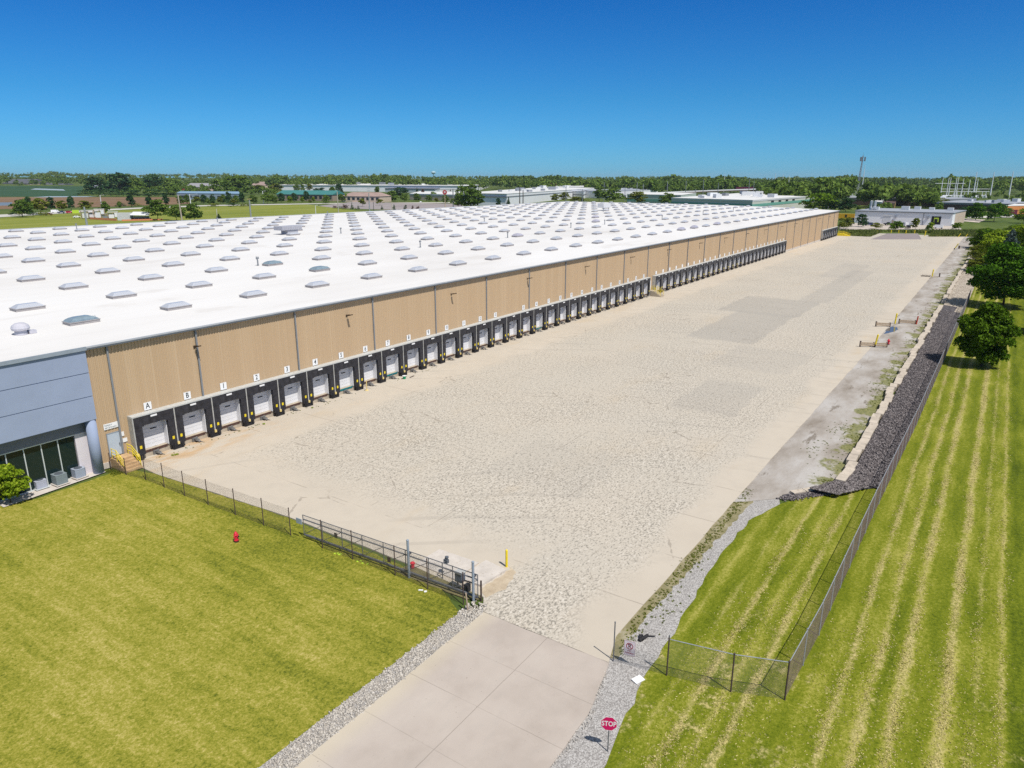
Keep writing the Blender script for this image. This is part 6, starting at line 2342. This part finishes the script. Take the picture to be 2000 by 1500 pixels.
b.bar(at(1822, 387) + Vector((0, 0, 36 * 0.55)), at(1880, 387) + Vector((0, 0, 36 * 0.55)), 0.5, 0.5)
part('gantry', b, WALLW, t, True)

# lattice mast
p = at(1671, 391)
H = top_z(p, 304)
t = thing('lattice_mast', 'tall grey lattice mast with antennas, highest thing on the skyline', 'mast', p)
b = MB()
rb = 1.9
legs = [(math.cos(a), math.sin(a)) for a in (0.3, 2.4, 4.5)]
prev = None
for k in range(19):
    z = H * k / 18
    r = rb * (1 - 0.72 * k / 18)
    ring = [Vector((x * r + 0.05 * z, y * r - 0.03 * z, z)) for x, y in legs]
    if prev:
        for i in range(3):
            b.bar(prev[i], ring[i], 0.36, 0.36)
            b.bar(prev[i], ring[(i + 1) % 3], 0.22, 0.22)
            b.bar(ring[i], ring[(i + 1) % 3], 0.22, 0.22)
    prev = ring
part('lattice', b, paint('mast_grey', (0.30, 0.33, 0.37), 0.6, var=0.05), t)
b = MB()
for i in range(3):
    c = prev[i]
    for z in (-6, -2):
        b.bar(c + Vector((0, 0, z)), c + Vector(legs[i] + (0,)) * 2.2 + Vector((0, 0, z)), 0.2, 0.2)
    b.obox(c + Vector(legs[i] + (0,)) * 2.2 + Vector((0, 0, -4)), (0.7, 1.6, 5))
b.bar(prev[0], prev[0] + Vector((0, 0, 4)), 0.2, 0.2)
part('antenna', b, SPOUT, t)
p = at(847, 357)
t = thing('water_tower', 'tiny pale blue water tower on the horizon left of centre', 'water tower', p)
H = top_z(p, 334.5)
s = H / 60
b = MB()
b.lathe([(1.5 * s, 0), (2 * s, 44 * s), (9 * s, 48 * s), (13 * s, 53 * s), (11 * s, 58 * s), (3 * s, 61 * s)], n=12)
part('tank', b, paint('pale_blue_tank', (0.38, 0.55, 0.62), 0.6, var=0.03), t)

# ================================================================== trees beyond the warehouse
T = tpx
g = 'street trees along the pale road'
for q, (px, yt, yb, w, kd) in enumerate(((140, 384, 412, 18, 'darkoval'), (234, 392, 407, 11, 'oval'), (257, 380, 405, 18, 'darkoval'), (292, 379.5, 402.5, 16, 'darkoval'), (325, 379, 401, 17, 'darkoval'), (417, 379, 402, 13, 'darkoval'), (447, 376, 400, 18, 'darkoval'), (474, 376, 400, 16, 'darkoval'))):
    T('street_tree', kd, px, yt, yb, w, '%s lollipop-shaped street tree from the left along the pale road' % NUM[q], 'tree', g)
for lb, kd, px, yt, yb, w in (
        ('leafy light green tree at far left in the meadow, nearest the frame edge', 'openmid', 44, 388, 424, 40),
        ('darker tree tucked behind the far-left meadow tree', 'dark', 56, 384, 412, 18),
        ('yellow-green tree left of the parked vehicles', 'olive', 80, 388, 419, 38),
        ('dark tree behind the yellow-green tree at left', 'dark', 101, 384, 410, 18),
        ('sparse olive tree right of the yellow-green tree', 'olive', 122, 392, 412, 26),
        ('low olive tree above the bright red car', 'olive', 168, 392, 412, 32),
        ('open-crowned tree behind the building site', 'openmid', 206, 394, 420, 22),
        ('left one of three open-crowned trees by the site shed', 'openmid', 309, 391, 430, 50),
        ('middle one of three open-crowned trees by the site shed', 'openmid', 345, 399, 431, 36),
        ('right one of three open-crowned trees, by the leaning pale pole', 'openmid', 380, 398, 433, 34),
        ('small dark conifer at the foot of the short grey pole', 'conifer', 428, 417, 432, 14),
        ('great dark cedar-like tree on the left above the white houses', 'dark', 188, 345, 379, 46),
        ('tallest dark tree of the clump at left, rising above the horizon', 'dark', 237, 336, 380, 62),
        ('dark tree behind the soil field right of the tallest dark tree', 'dark', 300, 341, 378, 44),
        ('mid green tree between the dark trees at left', 'mid', 268, 348, 380, 34),
        ('green tree left of the grey-roofed house', 'mid', 338, 349, 378, 34),
        ('great round pale green tree at left centre, above the blue-roofed shop', 'openmid', 462, 341, 381, 58),
        ('yellowish tree left of the great round tree', 'mid', 425, 351, 380, 30),
        ('green bush right of the great round tree', 'oliveb', 505, 361, 379, 34),
        ('yellow-green tree before the left end of the long white hall', 'olive', 540, 359, 379, 28),
        ('left one of three trees before the white hall above the teal roof', 'mid', 580, 359, 376, 13),
        ('middle one of three trees before the white hall above the teal roof', 'mid', 592, 360, 376, 10),
        ('right olive one of three trees before the white hall above the teal roof', 'olive', 605, 359, 376, 13),
        ('low hedge-like tree before the white hall', 'darkb', 624, 366, 377, 26)):
    T('tree', kd, px, yt, yb, w, lb, 'tree')
g = 'trees before the blue-roofed shop'
for q, (px, yt, yb, w, kd) in enumerate(((352, 383, 399, 18, 'mid'), (366, 380, 398, 14, 'fullmid'), (384, 384, 399, 20, 'olive'), (398, 381, 398, 15, 'dark'), (408, 386, 400, 12, 'mid'), (436, 380, 397, 16, 'fullmid'), (463, 382, 398, 14, 'mid'))):
    T('tree', kd, px, yt, yb, w, '%s tree from the left in the row before the blue-roofed shop' % NUM[q], 'tree', g)
g = 'trees before the teal-roofed shop'
for q, (px, yt, yb, w, kd) in enumerate(((430, 385, 399, 12, 'olive'), (455, 388, 400, 14, 'olive'), (495, 381, 398, 18, 'mid'), (522, 377, 398, 26, 'openmid'), (535, 381, 398, 18, 'mid'), (550, 376, 395, 14, 'dark'), (566, 384, 397, 15, 'lime'), (575, 376, 394, 13, 'dark'), (591, 384, 396, 11, 'lime'), (599, 374, 393, 14, 'dark'), (606, 390, 397, 10, 'olive'), (613, 384, 395, 10, 'lime'), (637, 381, 397, 17, 'mid'))):
    T('tree', kd, px, yt, yb, w, '%s tree from the left in the row before the teal-roofed shop' % NUM[q], 'tree', g)
g = 'trees round the parking lot'
for q, (px, yt, yb, w, kd) in enumerate(((651, 366, 392, 18, 'mid'), (663, 360, 390, 18, 'dark'), (667, 379, 394, 14, 'mid'), (677, 380, 394, 13, 'lime'), (702, 378, 392, 14, 'mid'), (708, 388, 403, 18, 'olive'), (713, 379, 391, 10, 'lime'), (730, 376, 391, 16, 'mid'), (738, 365, 389, 15, 'openmid'), (742, 389, 401, 17, 'olive'), (766, 373, 393, 28, 'mid'), (783, 365, 385, 34, 'dark'), (789, 378, 394, 15, 'mid'), (815, 366, 381, 8, 'conifer'), (814, 378, 393, 18, 'mid'), (826, 370, 386, 8, 'russet'), (837, 381, 394, 14, 'mid'), (847, 375, 391, 16, 'mid'), (852, 386, 397, 10, 'olive'), (870, 381, 397, 15, 'mid'))):
    T('tree', kd, px, yt, yb, w, '%s tree from the left among those round the parking lot' % NUM[q], 'tree', g)
g = 'shrubs between the parking lot and the roof'
for q, (px, yt, yb, w, kd) in enumerate(((655, 401, 407, 12, 'russetb'), (664, 402, 408, 12, 'darkb'), (675, 398, 409, 15, 'russetb'), (688, 394, 409, 8, 'conifer'), (700, 399, 409, 6, 'conifer'), (695, 406, 411, 5, 'bush'), (746, 400, 409, 6, 'conifer'), (770, 397, 413, 9, 'conifer'), (781, 408, 414, 7, 'darkb'), (792, 400, 413, 9, 'darkoval'), (806, 401, 414, 7, 'russet'), (816, 401, 413, 11, 'russetb'), (831, 406, 413, 6, 'bush'))):
    T('shrub', kd, px, yt, yb, w, '%s shrub from the left behind the roof edge by the parking lot' % NUM[q], 'shrub', g, n=300, sz=0.1)
for lb, kd, px, yt, yb, w, nm in (
        ('great pale-flecked leafy tree behind the roof at centre', 'openmid', 919, 361, 412, 66, 'tree'),
        ('lower leafy tree at the left shoulder of the great leafy tree', 'openmid', 896, 378, 410, 30, 'tree'),
        ('small dark green tree before the white factory', 'dark', 974, 386, 403, 11, 'tree'),
        ('narrow dark conifer before the white factory', 'conifer', 993, 384, 402, 9, 'conifer'),
        ('left yellowish bush by the white factory corner', 'olive', 1084, 379, 394, 22, 'bush'),
        ('right yellowish bush by the white factory corner', 'olive', 1103, 376, 394, 24, 'bush'),
        ('low hedge behind the far roof edge by the white factory', 'oliveb', 1130, 384, 393, 36, 'bush'),
        ('small dark conifer by the utility pole near the white shed', 'conifer', 1137, 380, 394, 6, 'conifer'),
        ('sparse tree left of the bright roof-edge tree', 'openmid', 1170, 362, 394, 28, 'tree'),
        ('bright green roof-edge tree, left one of the pair', 'openmid', 1198, 368, 399, 50, 'tree'),
        ('olive roof-edge tree, right one of the pair', 'olive', 1243, 374, 399, 44, 'tree'),
        ('green tree at the roof edge before the striped factory', 'openmid', 1302, 377, 400, 36, 'tree'),
        ('low dark shrub right of the tree before the striped factory', 'dark', 1326, 390, 401, 20, 'bush'),
        ('broad green tree at the right end of the striped factory', 'maple', 1600, 377, 412, 66, 'tree'),
        ('dark round tree just behind the warehouse far corner', 'dark', 1651, 386, 414, 34, 'tree'),
        ('dark tree left of the round tree behind the warehouse corner', 'dark', 1632, 388, 413, 26, 'tree'),
        ('green tree standing up between the low dark buildings', 'mid', 1788, 384, 405, 24, 'tree'),
        ('olive tree at the right end of the long low dark building', 'olive', 1838, 387, 404, 32, 'tree'),
        ('round dark green tree in front of the workshop, left end', 'dark', 1683, 418, 443, 22, 'tree'),
        ('grey-green bush by the yellow trailer', 'oliveb', 1652, 424, 447, 30, 'bush'),
        ('yellowish spiky bush before the workshop roll-up door', 'olive', 1711, 435, 447, 22, 'bush'),
        ('round bright bush in the reeds before the workshop', 'bush', 1749, 430, 449, 30, 'bush'),
        ('thin grey-green sapling before the workshop', 'olive', 1787, 427, 449, 20, 'tree'),
        ('bright bush before the open workshop bay', 'limeb', 1815, 433, 451, 18, 'bush'),
        ('green bush at the right corner of the workshop', 'bush', 1868, 434, 448, 20, 'bush'),
        ('large dark tree right of the workshop, left one of the pair', 'darkmaple', 1905, 396, 430, 40, 'tree'),
        ('large dark tree right of the workshop, right one of the pair', 'darkmaple', 1941, 397, 433, 38, 'tree'),
        ('low grey-green tree beside the workshop side wall', 'dark', 1882, 404, 428, 26, 'tree'),
        ('olive tree in front of the orange building', 'mid', 1966, 406, 425, 22, 'tree'),
        ('bright green tree at the right frame edge before the orange building', 'limeb', 1998, 407, 436, 34, 'tree')):
    T(nm, kd, px, yt, yb, w, lb, 'tree' if nm == 'tree' else nm, n=2400 if w > 28 else 1300, sz=0.065 if w > 28 else 0.085)
for q, px in enumerate((30, 48, 66, 85, 235, 265, 300, 420, 455, 480)):
    T('hedge_bush', 'oliveb' if q % 2 else 'darkb', px, 411 if q < 4 else 396, 421 if q < 4 else 403.5, 24, '%s low hedge bush from the left along the pale road' % NUM[q], 'bush', 'hedge bushes along the pale road', n=300, sz=0.1)
for q, (px, yt, yb, w) in enumerate(((165, 371, 382, 34), (195, 370, 384, 40), (228, 369, 384, 40), (262, 370, 385, 36), (296, 369, 385, 40), (328, 371, 384, 36))):
    T('thicket_bush', 'darkb', px, yt, yb, w, '%s dark bush from the left of the thicket behind the soil field' % NUM[q], 'bush', 'dark thicket behind the soil field', n=500, sz=0.09)


# loose dry clippings left by the mower in windrows
rng = np.random.default_rng(5)
pts_ = []
for c, k in ((9.35, 1.0), (8.2, .35), (7.15, .8), (3.3, .7), (2.0, .8), (0.75, 1.0), (-1.25, 1.3), (-2.5, .5), (-3.6, .6)):
    n = int(11000 * k)
    xx = 24 + 95 * rng.random(n) ** 1.5
    wv = 0.5 + 0.5 * np.sin(xx * 0.9 + c * 3) * np.sin(xx * 0.37 + c)
    keep = rng.random(n) < wv
    xx = xx[keep]
    yy = c + rng.normal(size=len(xx)) * 0.19 + 0.12 * np.sin(xx * 0.5 + c)
    pts_.append(np.stack([xx, yy], 1))
pts_ = np.concatenate(pts_)
extra = np.stack([rng.uniform(25, 42, 5000), rng.uniform(-3, 11, 5000)], 1)
pts_ = np.concatenate([pts_, extra])
ok_ = ~((pts_[:, 0] > 57) & (pts_[:, 1] > 4.3)) & ~((pts_[:, 0] > 55) & (pts_[:, 1] > 8.5)) & (np.abs(pts_[:, 1] - 5.2) > 0.3)
pts_ = pts_[ok_]
n = len(pts_)
a = rng.random(n) * 6.283
ll = 0.02 + 0.035 * rng.random(n)
c3 = np.stack([pts_[:, 0], pts_[:, 1], np.full(n, -0.02)], 1)
dx = np.stack([np.cos(a) * ll, np.sin(a) * ll, 0.012 * rng.normal(size=n)], 1)
dy = np.stack([-np.sin(a) * ll * 0.3, np.cos(a) * ll * 0.3, 0.008 + 0.018 * rng.random(n)], 1)
V = np.stack([c3 - dx - dy * 0.5, c3 + dx - dy * 0.3, c3 + dx * 0.8 + dy, c3 - dx * 0.7 + dy], 1).reshape(-1, 3)
V[:, 2] = np.maximum(V[:, 2], -0.032)
STRAW = mat_stone('dry_clippings', [(0.0, (0.30, 0.265, 0.08)), (0.5, (0.46, 0.39, 0.155)), (1.0, (0.60, 0.51, 0.26))])
tag(link('grass_clippings', npmesh('grass_clippings', V, np.arange(4 * n).reshape(n, 4), STRAW)), kind='stuff')


# ---- far woods that read as one mass
def wood(name, spots, mat, rng, nleaf=70):
    Vs, Qs, o = [], [], 0
    for (x, y, z, w, h) in spots:
        r = w / 2
        k = 5
        bl = [(x, y, z + h * 0.5, r * 0.8, r * 0.8, h * 0.42)]
        for i in range(k):
            a = rng.random() * 6.283
            bl.append((x + math.cos(a) * r * 0.55, y + math.sin(a) * r * 0.55, z + h * (0.45 + 0.42 * rng.random()), r * 0.5, r * 0.5, h * 0.2))
        V, Q = leaves(bl, nleaf, max(1.3, w * 0.24), rng, flat=0.6, jit=0.4)
        Vs.append(V)
        Qs.append(Q + o)
        o += len(V)
    return tag(link(name, npmesh(name, np.concatenate(Vs), np.concatenate(Qs), mat)), kind='stuff')


def belt(pa, pb, d1, d2, n, h0, h1, rng):
    out = []
    for i in range(n):
        px = pa + (pb - pa) * rng.random()
        dd = d1 + (d2 - d1) * rng.random() ** 0.9
        yb = 348.7 + CAM_H * 1448 / dd
        p = at(px, yb)
        h = (h0 + (h1 - h0) * rng.random() ** 1.4) * (0.93 + 0.10 * math.sin(px * 0.021 + d1) + 0.08 * math.sin(px * 0.057 + 1.3 * d1) + 0.05 * math.sin(px * 0.13))
        out.append((p.x, p.y, zt(p.x, p.y), h * (0.6 + 0.3 * rng.random()), h))
    return out


rw_ = np.random.default_rng(11)
wood('woodland', belt(-80, 2080, 2500, 4200, 1700, 15, 24, rw_), LF_FAR, rw_, 60)
wood('woodland', belt(520, 1750, 1500, 2000, 620, 22, 30, rw_), LF_FAR, rw_, 110)
wood('woodland', belt(1240, 1500, 1090, 1450, 200, 17, 25, rw_), LF_MID, rw_, 170)
wood('woodland', belt(1480, 1655, 640, 1000, 110, 16, 25, rw_), LF_MID, rw_, 300)
wood('woodland', belt(1682, 1826, 620, 900, 85, 15, 23, rw_), LF_MID, rw_, 300)
wood('woodland', belt(1826, 2080, 1050, 1500, 160, 20, 29, rw_), LF_MID, rw_, 130)
wood('woodland', belt(-80, 560, 1650, 2600, 520, 12, 20, rw_), LF_FAR, rw_, 90)
wood('woodland', belt(240, 540, 1000, 1500, 150, 9, 16, rw_), LF_MID, rw_, 140)
wood('woodland', belt(1010, 1290, 1270, 1500, 110, 16, 25, rw_), LF_MID, rw_, 140)
wood('woodland', belt(1680, 2080, 1500, 2400, 260, 20, 27, rw_), LF_FAR, rw_, 100)
wood('woodland', belt(900, 1260, 1480, 1800, 110, 20, 28, rw_), LF_FAR, rw_, 110)
wood('woodland', belt(1845, 2080, 640, 1000, 40, 6, 10, rw_), LF_MID, rw_, 160)
wood('woodland', belt(1650, 1840, 500, 600, 14, 5, 9, rw_), LF_MID, rw_, 200)
wood('woodland', belt(1960, 2080, 700, 900, 14, 8, 13, rw_), LF_MID, rw_, 200)

# ---- the hazy summer air
b = MB()
b.box(-9300, 9300, -9300, 9300, -1.5, 82)
hz = NT('hazy_air')
vp = hz.node('VolumePrincipled')
vp.inputs['Color'].default_value = (0.80, 0.90, 1.0, 1)
vp.inputs['Density'].default_value = 0.00004
vp.inputs['Anisotropy'].default_value = 0.2
hz.t.links.new(vp.outputs[0], hz.out.inputs['Volume'])
tag(link('haze', b.mesh('haze', hz.mat)), kind='stuff')
